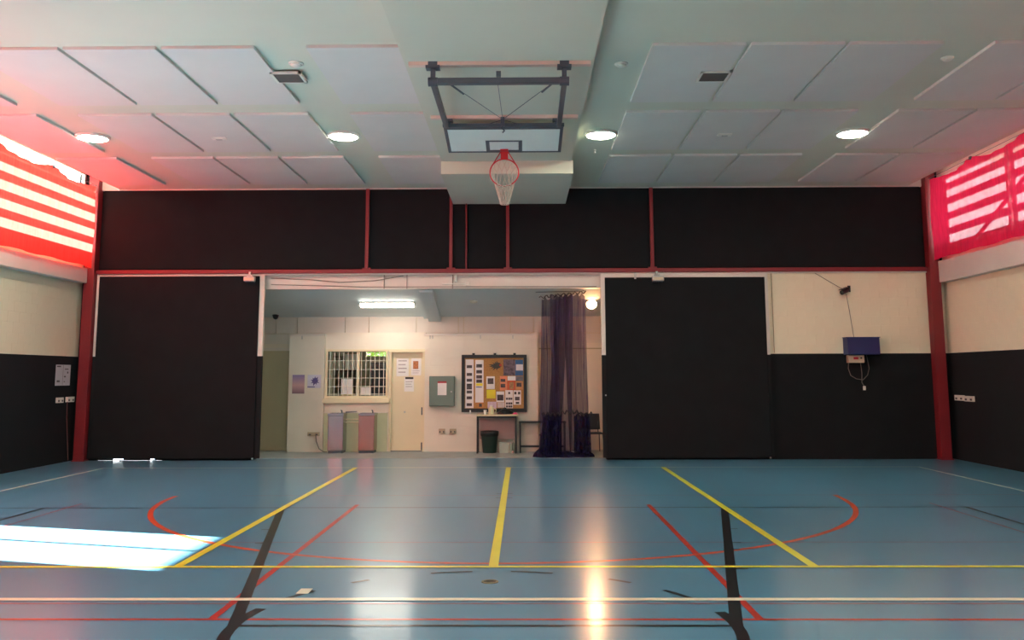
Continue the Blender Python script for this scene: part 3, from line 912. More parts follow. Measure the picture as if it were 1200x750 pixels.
BL = (B1 - B0).length
bb = part(hp, 'backboard', board_quad(BX0, BX1, 0, BL, -0.03, 0.03), M_BOARD)
for a in ((BX0, BX1, -0.02, 0.05), (BX0, BX1, BL - 0.045, BL), (BX0, BX0 + 0.05, 0.05, BL - 0.045), (BX1 - 0.05, BX1, 0.05, BL - 0.045)):
    local(board_quad(*a, 0.0, 0.006), hp).build('border_stripe', M_DARKSTEEL, bb)
cx = -0.285
for a in ((cx - 0.295, cx + 0.295, 0.50, 0.55), (cx - 0.295, cx + 0.295, 0.90, 0.95), (cx - 0.295, cx - 0.235, 0.55, 0.90), (cx + 0.235, cx + 0.295, 0.55, 0.90)):
    local(board_quad(*a, 0.0, 0.004), hp).build('target_stripe', M_DARKSTEEL, bb)
part(hp, 'hinge_beam', MB().bbox(BX0 - 0.01, BX1 + 0.01, 13.58, 13.64, 5.585, 5.64, 0.006), M_DARKSTEEL)
# ring
RB = B0 + bd * 0.93
RC = RB + bn * 0.385
RRAD = 0.235
rg = part(hp, 'ring', MB().tube([(cx + RRAD * math.cos(a), (RC + bn * (RRAD * math.sin(a))).y, (RC + bn * (RRAD * math.sin(a))).z) for a in [2 * math.pi * k / 40 for k in range(40)]], 0.0115, 8, True), M_RING, True)
local(board_quad(cx - 0.065, cx + 0.065, 0.85, 1.0, 0.005, 0.02), hp).build('bracket', M_RING, rg)
local(board_quad(cx - 0.06, cx + 0.06, 0.92, 0.95, 0.02, 0.135), hp).build('neck', M_RING, rg)
for s in (-1, 1):
    q = RB + bn * 0.02
    e = RC + bn * (RRAD * -0.55)
    local(MB().tube([(cx + s * 0.06, q.y, q.z), (cx + s * RRAD * 0.84, e.y, e.z)], 0.009, 6), hp).build('ring_brace', M_RING, rg)
# drooping net: from ring circle to a narrow hanging mouth
nl, nk = 7, 14
lv = []
for j in range(nl + 1):
    t = j / nl
    tilt = t ** 0.8
    axis = (bn * (1 - tilt) + Vector((0, -1, 0)) * tilt).normalized()   # 'down' diameter direction swings to horizontal
    c = Vector((cx, RC.y + 0.20 * t, RC.z - 0.02 * t - 0.47 * t ** 1.35))
    r = RRAD * (1 - t) + 0.07 * t + 0.0
    ring = []
    for k in range(nk):
        a = 2 * math.pi * (k + 0.5 * (j % 2)) / nk
        ring.append(c + Vector((1, 0, 0)) * r * math.cos(a) + axis * r * math.sin(a))
    lv.append(ring)
nm = MB()
for j in range(nl):
    for k in range(nk):
        a = lv[j][k]
        if j % 2 == 0: bsn = (lv[j + 1][k], lv[j + 1][(k - 1) % nk])
        else: bsn = (lv[j + 1][(k + 1) % nk], lv[j + 1][k])
        for b in bsn: nm.tube([a, b], 0.006, 4)
nm.tube(lv[-1], 0.007, 4, True)
tag(part(hp, 'net', nm, M_ROPE), kind=None)
pul = part(hp, 'pulley', MB().box(-0.32, -0.26, 13.45, 13.52, 5.56, 5.70), M_DARKSTEEL)
part(hp, 'hook', MB().tube([(-0.29, 13.48, 5.57), (-0.29, 13.48, 5.52), (-0.26, 13.48, 5.49), (-0.29, 13.48, 5.46)], 0.012, 6), M_DARKSTEEL)
for p0, p1 in (((-0.95, YF + 0.05, ZF + 0.02), (-0.3, 13.45, 5.67)), ((0.45, YF + 0.05, ZF + 0.04), (-0.27, 13.45, 5.67)), ((-0.31, YF, ZF + 0.05), (-0.29, 13.45, 5.68)),
               ((-0.29, 13.48, 5.66), (-0.66, 13.62, 5.60)), ((-0.29, 13.48, 5.66), (0.09, 13.62, 5.60))):
    part(hp, 'cable', MB().tube([p0, p1], 0.005, 5), M_DARKSTEEL)
for p0, p1 in (((-0.95, YF + 0.05, ZF + 0.02), (-0.78, YF + 0.6, 5.54)), ((0.45, YF + 0.05, ZF + 0.04), (0.28, YF + 0.6, 5.56))):
    part(hp, 'turnbuckle', MB().tube([p0, p1], 0.014, 6), M_DARKSTEEL)

# ------------------------------------------------------------------ things on the back wall
sb = empty('scoreboard_box', (7.22, 19.45, 2.19), 'dark blue box mounted on the cream wall above the black dado', 'box')
part(sb, 'body', MB().bbox(6.88, 7.56, 19.30, YB - 0.012, 2.19, 2.55, 0.012), M_BLUEBOX)
part(sb, 'lid_lip', MB().box(6.87, 7.57, 19.29, YB - 0.012, 2.545, 2.56), M_BLUEBOX)
cb_ = empty('control_box', (7.1, 19.5, 2.02), 'small pale control box with red display hanging under the blue box', 'control box')
part(cb_, 'body', MB().bbox(6.94, 7.27, 19.44, YB - 0.002, 2.02, 2.185, 0.01), mat('beige_plastic', (206, 178, 152), 0.5, var=0.05))
part(cb_, 'display', MB().box(7.04, 7.14, 19.434, 19.44, 2.09, 2.14), mat('display_red', (206, 40, 60), 0.4))
part(cb_, 'knob', MB().tube([(7.2, 19.44, 2.12), (7.2, 19.42, 2.12)], 0.018, 12), M_BLACKPL)
loop = [(6.96, 19.53, 2.02), (6.95, 19.53, 1.9), (7.0, 19.54, 1.75), (7.12, 19.55, 1.68), (7.26, 19.55, 1.66), (7.36, 19.55, 1.76), (7.4, 19.55, 1.9), (7.38, 19.55, 2.05), (7.36, 19.55, 2.18)]
part(cb_, 'cord', MB().tube(loop, 0.008, 6), mat('grey_cord', (120, 112, 102), 0.6), True)
part(cb_, 'plug_lead', MB().tube([(7.22, 19.54, 2.02), (7.24, 19.55, 1.8), (7.23, 19.55, 1.6), (7.28, 19.55, 1.52)], 0.008, 6), MATS['grey_cord'], True)
part(cb_, 'plug', MB().bbox(7.25, 7.30, 19.52, 19.57, 1.44, 1.53, 0.008), M_PLASTIC_W)
cc = empty('wall_camera', (7.05, YB, 3.6), 'small black camera on a bracket on the cream wall above the blue box', 'camera')
part(cc, 'bracket', MB().box(7.04, 7.10, YB - 0.03, YB - 0.008, 3.54, 3.68).beam((7.07, YB - 0.03, 3.6), (6.96, YB - 0.14, 3.56), 0.03, 0.03), M_BLACKPL)
part(cc, 'body', MB().tube([(7.0, YB - 0.12, 3.58), (6.84, YB - 0.2, 3.51)], [0.055, 0.05], 12), M_BLACKPL)
part(cc, 'hood', MB().beam((7.0, YB - 0.12, 3.64), (6.82, YB - 0.21, 3.57), 0.11, 0.012), M_BLACKPL)
simple('cable', MB().tube([(6.33, YB - 0.02, 3.97), (6.65, YB - 0.025, 3.77), (6.9, YB - 0.03, 3.62), (7.05, YB - 0.03, 3.57)], 0.007, 5), MATS['grey_cord'], 'thin grey cable slanting down from the red beam to the small black camera', 'cable')
simple('cable', MB().tube([(7.0, YB - 0.03, 3.5), (7.06, YB - 0.015, 3.1), (7.12, YB - 0.02, 2.56)], 0.007, 5), MATS['grey_cord'], 'thin grey cable dropping from the small black camera to the blue box', 'cable')
simple('wall_joint_strip', MB().box(5.40, 5.412, YB - 0.02, YB - 0.009, 2.24, 3.95), mat('joint_brown', (150, 130, 100), 0.7), 'thin brown conduit up the cream wall beside the black sliding door', 'conduit')


def floodlight(x0, x1, z0, z1, label):
    c = (x0 + x1) / 2
    o = empty('floodlight', (c, YB - 0.18, z0), label, 'floodlight')
    part(o, 'housing', MB().bbox(x0 + 0.03, x1, YB - 0.30, YB - 0.20, z0 + 0.02, z1 - 0.02, 0.012), M_ALU)
    part(o, 'glass', MB().bbox(x0 + 0.05, x1 - 0.02, YB - 0.31, YB - 0.30, z0 + 0.04, z1 - 0.05, 0.003), mat('frosted', (214, 196, 166), 0.3))
    part(o, 'bracket', MB().box(c - 0.06, c + 0.06, YB - 0.22, YB - 0.13, z1 - 0.02, z1 + 0.02).box(c - 0.02, c + 0.02, YB - 0.22, YB - 0.13, z1 - 0.04, z1 + 0.09), M_ALU)
    for k in range(6):
        xx = x0 + 0.05 + k * (x1 - x0 - 0.08) / 5
        part(o, 'fin', MB().box(xx - 0.006, xx + 0.006, YB - 0.22, YB - 0.17, z0, z1 - 0.03), M_DARKSTEEL)


floodlight(-6.03, -5.76, 3.78, 3.92, 'small floodlight at the top of the black door on the fountain side')
floodlight(2.76, 3.04, 3.75, 3.90, 'small floodlight at the top of the black door beside the orange lamp')
simple('door_catch', MB().box(2.42, 2.46, YB - 0.17, YB - 0.13, 3.83, 3.97), M_ALU, 'small metal catch on the rail above the black door by the orange lamp', 'catch')

# lintel fittings
p = at(534, 326, YB + 0.0)
ls = empty('lintel_sensor', (p.x, YB + 0.02, 3.98), 'grey sensor hanging from the red beam above the alcove opening', 'sensor')
part(ls, 'body', MB().bbox(p.x - 0.03, p.x + 0.03, YB - 0.02, YB + 0.06, 3.80, 3.955, 0.008), M_ALU)
part(ls, 'pipe', MB().tube([(p.x - 0.3, YB + 0.06, 3.76), (p.x + 0.26, YB + 0.06, 3.76)], 0.014, 8), M_PLASTIC_W)
part(ls, 'junction', MB().bbox(p.x + 0.2, p.x + 0.31, YB + 0.02, YB + 0.08, 3.73, 3.80, 0.006), M_PLASTIC_W)
for x, l_ in ((-3.02, 'short conduit on the white lintel straight above the fluorescent batten light'), (-2.52, 'short conduit on the white lintel above the sloping ceiling beam'), (-1.52, 'short conduit on the white lintel beside the grey sensor')):
    simple('conduit', MB().tube([(x, YB + 0.065, 3.66), (x, YB + 0.065, 3.97)], 0.012, 6), mat('conduit_grey', (150, 140, 130), 0.6), l_, 'conduit', 'conduits on the white lintel')
simple('cable', MB().tube([(-5.5, YB + 0.06, 3.9), (-4.6, YB + 0.06, 3.86), (-4.0, YB + 0.06, 3.80), (-3.2, YB + 0.06, 3.84), (-2.6, YB + 0.06, 3.94)], 0.008, 5), MATS['grey_cord'], 'grey cable sagging along the white lintel of the alcove', 'cable')
simple('cable', MB().tube([(-5.5, YB + 0.065, 3.76), (-4.4, YB + 0.065, 3.73), (-3.4, YB + 0.065, 3.70), (RJ - 0.1, YB + 0.065, 3.69)], 0.008, 5), MATS['grey_cord'], 'long grey cable along the lower edge of the white lintel', 'cable')
p = at(323, 370, 21.9)
dm = empty('dome_camera', (p.x, 21.9, zs(21.9)), 'black dome camera on the alcove ceiling above the olive door', 'camera')
MB().lathe([(0.07, 0.015), (0.07, -0.02), (0.065, -0.05), (0.045, -0.085), (0.01, -0.1)], n=16).build('dome', M_BLACKPL, dm, True)
MB().lathe([(0.08, 0.02), (0.08, -0.012), (0.07, -0.012)], n=16).build('base', M_BLACKPL, dm, True)
p = at(555, 354, 20.9)
dt = empty('alcove_detector', (p.x, 20.9, zs(20.9)), 'pale round detector on the sloping alcove ceiling', 'smoke detector')
MB().lathe([(0.09, 0.02), (0.09, -0.02), (0.06, -0.04), (0.01, -0.045)], n=20).build('cap', M_CEIL, dt, True)

# ------------------------------------------------------------------ alcove furniture
def fountain(x0, x1, m, label):
    c = (x0 + x1) / 2
    y0, y1 = 21.2, YM - 0.055
    o = empty('drinking_fountain', (c, 21.3, 0), label, 'drinking fountain')
    part(o, 'pedestal', MB().bbox(x0, x1, y0, y1, 0.06, 0.86, 0.012), m)
    part(o, 'plinth', MB().box(x0 + 0.015, x1 - 0.015, y0 + 0.02, y1 - 0.01, 0.004, 0.06), M_DARKSTEEL)
    rim = MB().box(x0 - 0.005, x1 + 0.005, y0 - 0.01, y0 + 0.025, 0.86, 0.91).box(x0 - 0.005, x1 + 0.005, y1 - 0.025, y1, 0.86, 0.91)
    rim.box(x0 - 0.005, x0 + 0.02, y0 + 0.025, y1 - 0.025, 0.86, 0.91).box(x1 - 0.02, x1 + 0.005, y0 + 0.025, y1 - 0.025, 0.86, 0.91)
    part(o, 'basin_rim', rim, M_STEEL)
    part(o, 'basin', MB().box(x0 + 0.02, x1 - 0.02, y0 + 0.025, y1 - 0.025, 0.855, 0.865), M_STEEL)
    b = part(o, 'bubbler', MB().tube([(x1 - 0.06, y0 + 0.12, 0.86), (x1 - 0.06, y0 + 0.12, 0.95), (x1 - 0.08, y0 + 0.10, 0.985)], 0.016, 8), M_DARKSTEEL, True)
    local(MB().box(x1 - 0.075, x1 - 0.045, y0 + 0.08, y0 + 0.12, 0.965, 0.98), o).build('lever', M_DARKSTEEL, b)
    return o


fountain(-4.51, -4.15, M_STEEL, 'stainless steel drinking fountain nearer the wall posters')
fountain(-3.80, -3.43, M_STEEL_ROSY, 'rosy tinted steel drinking fountain nearer the cream door')
pr = empty('pipe_rail', (-3.97, 21.5, 0.6), 'short pipe rail joining the two drinking fountains', 'pipe')
for z in (0.76, 0.69): part(pr, 'pipe', MB().tube([(-4.15, 21.5, z), (-3.80, 21.5, z)], 0.014, 8), M_DOOR)
simple('tap_arm', MB().tube([(-4.15, 21.45, 0.93), (-4.0, 21.45, 0.94), (-3.88, 21.45, 0.945)], [0.018, 0.013, 0.01], 8), M_DARKSTEEL, 'dark tap arm reaching over from the stainless steel drinking fountain', 'tap')


def socket(name, c, axis, w, h, d, label, m=M_PLASTIC_W, group=None):
    """wall socket plate with two rockers and outlet slots; axis is the wall normal pointing into the room"""
    o = empty(name, c, label, 'socket', group)
    o.rotation_euler = (0, 0, {'-y': 0, '+x': math.pi / 2, '-x': -math.pi / 2}[axis])
    MB().bbox(-w / 2, w / 2, -d, 0, -h / 2, h / 2, 0.004).build('plate', m, o)
    for s in (-1, 1):
        MB().box(s * w * 0.28 - w * 0.1, s * w * 0.28 + w * 0.1, -d - 0.004, -d, -h * 0.3, h * 0.05).build('outlet', M_INK, o)
        MB().box(s * w * 0.1 - w * 0.05, s * w * 0.1 + w * 0.05, -d - 0.007, -d, h * 0.15, h * 0.35).build('rocker', m, o)
    return o


M_TANPL = mat('tan_plastic', (186, 168, 140), 0.5, var=0.05)
socket('wall_socket', (-1.90, AW, 0.48), '-y', 0.15, 0.11, 0.05, 'tan wall socket below the grey cabinet, on the side of the door', M_TANPL)
socket('wall_socket', (-1.64, AW, 0.48), '-y', 0.15, 0.11, 0.05, 'tan wall socket below the grey cabinet, on the side of the table', M_TANPL)
socket('wall_socket', (-4.92, AW, 0.42), '-y', 0.28, 0.09, 0.05, 'tan wall socket with a lead on the pier beside the drinking fountains', M_TANPL)
simple('power_lead', MB().tube([(-4.86, AW - 0.05, 0.40), (-4.84, AW - 0.07, 0.25), (-4.76, AW - 0.1, 0.08), (-4.64, AW - 0.15, 0.02), (-4.56, 21.4, 0.02)], 0.012, 6), MATS['grey_cord'], 'grey power lead running from the wall socket to the drinking fountain', 'lead')
socket('wall_socket', (XL, 18.88, 1.29), '+x', 0.26, 0.11, 0.04, 'white double socket on the black dado below the pinned notice')
socket('wall_socket', (XL, 19.30, 1.295), '+x', 0.30, 0.11, 0.05, 'white double socket with a hanging lead beside the red post')
simple('hanging_lead', MB().tube([(XL + 0.05, 19.14, 1.25), (XL + 0.03, 19.2, 0.9), (XL + 0.03, 19.28, 0.45), (XL + 0.04, 19.34, 0.03)], 0.009, 6), mat('maroon_cord', (96, 60, 60), 0.6), 'dark red lead hanging down the black dado beside the red post', 'lead')
socket('wall_socket', (XR, 19.17, 1.285), '-x', 0.38, 0.11, 0.04, 'pale socket plate on the black dado, the end next to the red post')
socket('wall_socket', (XR, 18.76, 1.275), '-x', 0.38, 0.11, 0.04, 'pale socket plate on the black dado, the end away from the red post')

ec = empty('electrical_cabinet', (-1.9, 21.5, 1.06), 'grey green metal electrical cabinet on the cream wall beside the noticeboard', 'cabinet')
part(ec, 'body', MB().bbox(-2.19, -1.60, 21.40, AW - 0.001, 1.06, 1.76, 0.01), M_GREYGREEN)
ed = part(ec, 'door', MB().bbox(-2.17, -1.62, 21.385, 21.40, 1.08, 1.74, 0.006), M_GREYGREEN)
local(MB().tube([(-1.67, 21.385, 1.40), (-1.67, 21.37, 1.40)], 0.018, 10), ec).build('lock', M_ALU, ed)
nt_ = part(ec, 'notice', MB().box(-1.99, -1.78, 21.382, 21.385, 1.32, 1.64), M_PAPER)
local(MB().box(-1.99, -1.78, 21.380, 21.382, 1.60, 1.64), ec).build('header', mat('header_red', (176, 40, 50), 0.6), nt_)


def sheet(name, x0, x1, z0, z1, y, m, label, cat, prints=(), group=None):
    """a pinned sheet; prints: (u0,u1,v0,v1,mat) flat printed areas, v from the top"""
    o = simple(name, MB().box(x0, x1, y - 0.003, y, z0, z1), m, label, cat, group)
    for u0, u1, v0, v1, pm_ in prints:
        MB().box(x0 + (x1 - x0) * u0, x0 + (x1 - x0) * u1, y - 0.0042, y - 0.003, z1 - (z1 - z0) * v1, z1 - (z1 - z0) * v0).build('print', pm_, o)
    return o


lines = lambda a, b, k: tuple((0.15, 0.85 - 0.1 * (i % 2), a + (b - a) * i / k, a + (b - a) * (i + 0.28) / k, M_FAINT) for i in range(k))
dy = YM + 0.06
sheet('door_notice', -3.01, -2.72, 1.76, 2.18, dy, M_PAPER, 'large white typed notice on the cream door', 'notice', lines(0.1, 0.95, 4))
sheet('door_notice', -2.66, -2.42, 1.78, 2.18, dy, M_PAPER, 'white notice with a small orange picture on the cream door', 'notice', ((0.2, 0.72, 0.15, 0.62, mat('print_orange', (176, 110, 66), 0.7, var=0.5, scale=30)),) + lines(0.72, 0.95, 2))
sheet('door_notice', -2.82, -2.59, 1.40, 1.74, dy, M_PAPER, 'white notice with a black heading lower on the cream door', 'notice', ((0.1, 0.95, 0.0, 0.14, M_BLACKPL),) + lines(0.3, 0.8, 3))
# posters on the pier
mp_ = bpy.data.materials.new('poster_dusk')
mp_.use_nodes = True
_nt = mp_.node_tree
_tc = _nt.nodes.new('ShaderNodeTexCoord'); _sx = _nt.nodes.new('ShaderNodeSeparateXYZ'); _rp = _nt.nodes.new('ShaderNodeValToRGB')
_nt.links.new(_tc.outputs['Generated'], _sx.inputs[0]); _nt.links.new(_sx.outputs['Z'], _rp.inputs[0])
_rp.color_ramp.elements[0].color = (*linear((132, 100, 110)), 1)
_rp.color_ramp.elements[1].color = (*linear((142, 126, 176)), 1)
_e = _rp.color_ramp.elements.new(0.45); _e.color = (*linear((206, 160, 160)), 1)
_nt.links.new(_rp.outputs[0], _nt.nodes['Principled BSDF'].inputs['Base Color'])
sheet('wall_poster', -5.46, -5.17, 1.36, 1.80, AW, mp_, 'pink and purple dusk poster on the pier by the olive door', 'poster')
fl = sheet('wall_poster', -5.10, -4.78, 1.49, 1.80, AW, mat('poster_pale', (214, 206, 222), 0.7), 'pale poster with a violet flower drawing on the pier', 'poster', ((0.0, 0.55, 0.88, 0.95, mat('ink_violet', (96, 84, 140), 0.7)),))
for k in range(9):
    a = k * 2 * math.pi / 9 + 0.2
    c0 = Vector((-4.92, AW - 0.0045, 1.66))
    e0 = c0 + Vector((math.cos(a), 0, math.sin(a))) * random.uniform(0.09, 0.15)
    s0 = Vector((-math.sin(a), 0, math.cos(a))) * 0.022
    m0 = (c0 + e0) / 2
    MB().add([c0, m0 + s0, e0, m0 - s0], [(0, 3, 2, 1)]).build('petal', MATS['ink_violet'], fl)

# noticeboard
NB = empty('noticeboard', (-0.67, AW, 0.92), 'cork noticeboard in a black frame covered with pinned sheets', 'noticeboard')
nx0, nx1, nz0, nz1 = -1.44, 0.10, 0.92, 2.26
part(NB, 'cork', MB().box(nx0 + 0.05, nx1 - 0.05, AW - 0.03, AW - 0.002, nz0 + 0.06, nz1 - 0.06), M_CORK)
for a in ((nx0, nx1, nz1 - 0.075, nz1), (nx0, nx1, nz0, nz0 + 0.085), (nx0, nx0 + 0.075, nz0 + 0.085, nz1 - 0.075), (nx1 - 0.075, nx1, nz0 + 0.085, nz1 - 0.075)):
    part(NB, 'frame', MB().box(a[0], a[1], AW - 0.06, AW, a[2], a[3]), M_BLACKPL)
for px in (555, 580, 603):
    p = at(px, 415, AW)
    part(NB, 'clip', MB().box(p.x - 0.03, p.x + 0.03, AW - 0.05, AW, nz1, nz1 + 0.04), M_BLACKPL)
NS = 100.0 / 12.0


def npx(cx_, cy_):
    p = at(530 + cx_ / 8.33, 405 + cy_ / 8.33, AW - 0.033)
    return p.x, p.z


def pin(x0, y0, x1, y1, m, label, prints=(), yy=0.0):
    a, b = npx(x0, y0), npx(x1, y1)
    return sheet('pinned_sheet', a[0], b[0], b[1], a[1], AW - 0.031 - yy, m, label, 'sheet', prints)


mk = lambda nme, c, v=0.3, s=25: mat(nme, c, 0.75, var=v, scale=s)
pin(130, 135, 208, 610, M_PAPER, 'tall white strip of photos at the cabinet edge of the noticeboard', tuple((0.15, 0.8, v, v + 0.06, M_PHOTO) for v in (0.12, 0.28, 0.40, 0.50, 0.56, 0.64, 0.76, 0.90)))
pin(225, 140, 305, 555, M_PAPER, 'tall white sheet with photos and a yellow band on the noticeboard', tuple((0.12, 0.82, v, v + 0.08, M_PHOTO) for v in (0.1, 0.24, 0.36, 0.46)) + ((0.1, 0.9, 0.55, 0.61, mk('band_yellow', (232, 218, 60), .05)), (0.1, 0.8, 0.63, 0.65, mk('band_blue', (70, 80, 150), .05))))
pin(333, 300, 415, 425, M_PAPER, 'white sheet with one dark photo above the yellow note', ((0.15, 0.85, 0.15, 0.6, M_PHOTO),))
pin(335, 430, 422, 515, mk('note_yellow', (228, 218, 64), .06, 8), 'bright yellow note near the centre of the noticeboard')
pin(498, 135, 610, 292, mk('collage', (112, 96, 104), .45, 18), 'grey purple photo collage at the top of the noticeboard')
pin(612, 138, 692, 292, mk('poster_blue', (60, 102, 146), .15, 8), 'blue poster in the upper corner of the noticeboard')
pin(622, 183, 690, 243, M_PAPER, 'small white card over the blue poster on the noticeboard', (), 0.004)
pin(465, 298, 535, 437, mk('sheet_orange', (222, 140, 108), .1, 8), 'orange sheet with two dark ovals on the noticeboard', ((0.1, 0.75, 0.2, 0.4, M_PHOTO), (0.1, 0.75, 0.55, 0.8, M_PHOTO)))
pin(540, 298, 618, 340, M_PAPER, 'small blank white slip above the red sheet on the noticeboard')
pin(538, 343, 615, 432, mk('sheet_red', (208, 96, 66), .1, 8), 'red sheet with a tan picture on the noticeboard', ((0.25, 0.8, 0.15, 0.9, mk('tan_print', (170, 130, 90), .3)),))
pin(620, 298, 692, 345, mk('sheet_grey', (120, 116, 120), .2, 12), 'grey photo below the blue poster on the noticeboard')
pin(620, 350, 690, 430, mk('sheet_tan', (208, 150, 100), .1, 8), 'tan sheet with a dark picture by the frame of the noticeboard', ((0.1, 0.8, 0.15, 0.65, M_PHOTO),))
pin(430, 448, 508, 552, M_PAPER, 'white sheet with a big dark photo under the orange sheet', ((0.1, 0.9, 0.3, 0.85, M_PHOTO),))
pin(517, 435, 592, 610, M_PAPER, 'long white sheet of small photos above the black bag', tuple((u, u + 0.25, v, v + 0.12, M_PHOTO) for v in (0.1, 0.42, 0.68, 0.85) for u in (0.1, 0.4, 0.68) if not (v == 0.1 and u != 0.4)))
pin(597, 437, 672, 577, M_PAPER, 'white sheet of four dark photos near the lower corner of the noticeboard', ((0.1, 0.4, 0.1, 0.28, M_PHOTO), (0.6, 0.9, 0.1, 0.28, M_PHOTO), (0.2, 0.8, 0.45, 0.7, M_PHOTO), (0.3, 0.75, 0.8, 0.95, M_PHOTO)))
pin(345, 548, 432, 612, mk('sheet_lilac', (206, 186, 204), .15, 14), 'lilac patterned sheet low on the noticeboard behind the white jug')
pin(440, 555, 512, 605, mk('sheet_pale', (210, 196, 196), .1, 14), 'pale pink slip low on the noticeboard above the black bag')
pin(250, 555, 303, 608, mk('sheet_amber', (196, 140, 80), .15, 14), 'small amber sheet with a dark picture at the foot of the noticeboard', ((0.2, 0.75, 0.2, 0.8, M_PHOTO),))
# dark spiky paper palm
pmv = MB()
c = npx(440, 195)
for k in range(15):
    a = 2 * math.pi * k / 15 + random.uniform(-0.1, 0.1)
    L = random.uniform(0.14, 0.22) * (1.0 if math.cos(a) < 0.3 else 0.6)
    w = 0.022
    e0 = (c[0] + L * math.cos(a), c[1] + L * math.sin(a) * 0.68)
    m0 = (c[0] + 0.4 * L * math.cos(a), c[1] + 0.4 * L * math.sin(a) * 0.68)
    sn = (-math.sin(a) * w, math.cos(a) * w)
    y = AW - 0.036 - 0.0004 * k
    pmv.add([(c[0], y, c[1]), (m0[0] - sn[0], y, m0[1] - sn[1]), (e0[0], y, e0[1]), (m0[0] + sn[0], y, m0[1] + sn[1])], [(0, 1, 2, 3)])
y = AW - 0.0425
pmv.add([(c[0] + 0.07 * math.cos(2 * math.pi * k / 12), y, c[1] + 0.07 * math.sin(2 * math.pi * k / 12)) for k in range(12)], [tuple(range(12))])
po = empty('paper_palm', (c[0], AW - 0.036, c[1]), 'dark green spiky paper cut-out pinned on the noticeboard', 'decoration')
part(po, 'fronds', pmv, mat('palm_dark', (66, 74, 70), 0.8, var=0.2, scale=20))
part(po, 'red_spot', MB().tube([(c[0] + 0.075, AW - 0.044, c[1] + 0.01), (c[0] + 0.075, AW - 0.047, c[1] + 0.01)], 0.028, 12), mat('spot_red', (190, 70, 60), 0.7))

# table
tb = empty('side_table', (-0.6, 21.3, 0), 'small table with cream top and black legs under the noticeboard', 'table')
tx0, tx1, ty0, ty1, tz = -1.07, -0.10, 21.08, 21.52, 0.88
part(tb, 'top', MB().bbox(tx0, tx1, ty0, ty1, tz - 0.035, tz, 0.006), mat('cream_laminate', (222, 208, 168), 0.4, var=0.04))
for x in (tx0 + 0.03, tx1 - 0.06):
    for y in (ty0 + 0.03, ty1 - 0.03):
        part(tb, 'leg', MB().box(x - 0.02, x + 0.02, y - 0.02, y + 0.02, 0.004, tz - 0.035), M_BLACKPL)
part(tb, 'apron', MB().box(tx0 + 0.01, tx1 - 0.04, ty0 + 0.01, ty0 + 0.04, tz - 0.075, tz - 0.035), M_BLACKPL)
part(tb, 'apron', MB().box(tx0 + 0.01, tx1 - 0.04, ty1 - 0.04, ty1 - 0.01, tz - 0.075, tz - 0.035), M_BLACKPL)
part(tb, 'back_board', MB().box(tx0 + 0.06, tx1 - 0.09, ty1 - 0.02, ty1 - 0.01, 0.30, tz - 0.075), mat('board_rose', (176, 146, 140), 0.5, var=0.06))

# things on the table
jug = empty('white_jug', (-0.73, 21.3, tz), 'cream plastic jug standing on the small table', 'jug')
part(jug, 'body', MB().lathe([(0.06, 0.0), (0.066, 0.01), (0.068, 0.13), (0.05, 0.16), (0.03, 0.17), (0.03, 0.19)], (-0.73, 21.3, tz), 20), mat('cream_plastic', (226, 220, 176), 0.4), True)
part(jug, 'handle', MB().tube([(-0.67, 21.3, tz + 0.13), (-0.62, 21.3, tz + 0.12), (-0.62, 21.3, tz + 0.06), (-0.66, 21.3, tz + 0.04)], 0.012, 8), MATS['cream_plastic'], True)
part(jug, 'cap', MB().lathe([(0.032, 0.0), (0.032, 0.03)], (-0.73, 21.3, tz + 0.18), 16), M_PAPER)
simple('paper_cup', MB().lathe([(0.03, 0.0), (0.04, 0.10), (0.038, 0.10), (0.029, 0.006)], (-0.87, 21.26, tz), 18), M_PAPER, 'small white paper cup beside the cream jug', 'cup')


def lump(c, sx, sy, sz, seed, nz=8, na=20, amp=0.12):
    rnd = random.Random(seed)
    ph = [rnd.uniform(0, 6.28) for _ in range(6)]
    vs, fs = [], []
    for j in range(nz + 1):
        t = j / nz
        r = math.cos(t * math.pi / 2) ** 0.6
        for k in range(na):
            a = 2 * math.pi * k / na
            q = 1 + amp * math.sin(3 * a + ph[0] + 2 * t) + amp * 0.6 * math.sin(5 * a + ph[1] - 3 * t) + amp * 0.4 * math.sin(9 * a + ph[2])
            vs.append((c[0] + sx * r * q * math.cos(a), c[1] + sy * r * q * math.sin(a), c[2] + sz * t * (1 + 0.25 * amp * math.sin(2 * a + ph[3]) * 4 * t)))
    for j in range(nz):
        for k in range(na):
            l = (k + 1) % na
            fs.append((j * na + k, j * na + l, (j + 1) * na + l, (j + 1) * na + k))
    fs.append(tuple(range(na - 1, -1, -1)))
    return MB().add(vs, fs)


bag = empty('black_bag', (-0.38, 21.27, tz), 'slumped black sports bag on the small table', 'bag')
part(bag, 'body', lump((-0.415, 21.30, tz), 0.175, 0.11, 0.145, 3), M_BLACKPL, True)
part(bag, 'strap', MB().tube([(-0.52, 21.2, tz + 0.03), (-0.47, 21.18, tz + 0.10), (-0.38, 21.17, tz + 0.12), (-0.30, 21.18, tz + 0.09), (-0.24, 21.2, tz + 0.03)], 0.012, 6), M_BLACKPL, True)
simple('pink_cloth', lump((-0.17, 21.20, tz), 0.065, 0.05, 0.05, 9, 5, 16, 0.1), mat('hot_pink', (214, 44, 110), 0.7), 'hot pink folded cloth at the end of the small table', 'cloth', smooth=True)
simple('door_stop', MB().bbox(-1.245, -1.215, AW - 0.12, AW - 0.06, 0.885, 0.965, 0.006), M_PAPER, 'small white tag hanging at the bottom edge of the noticeboard', 'tag')

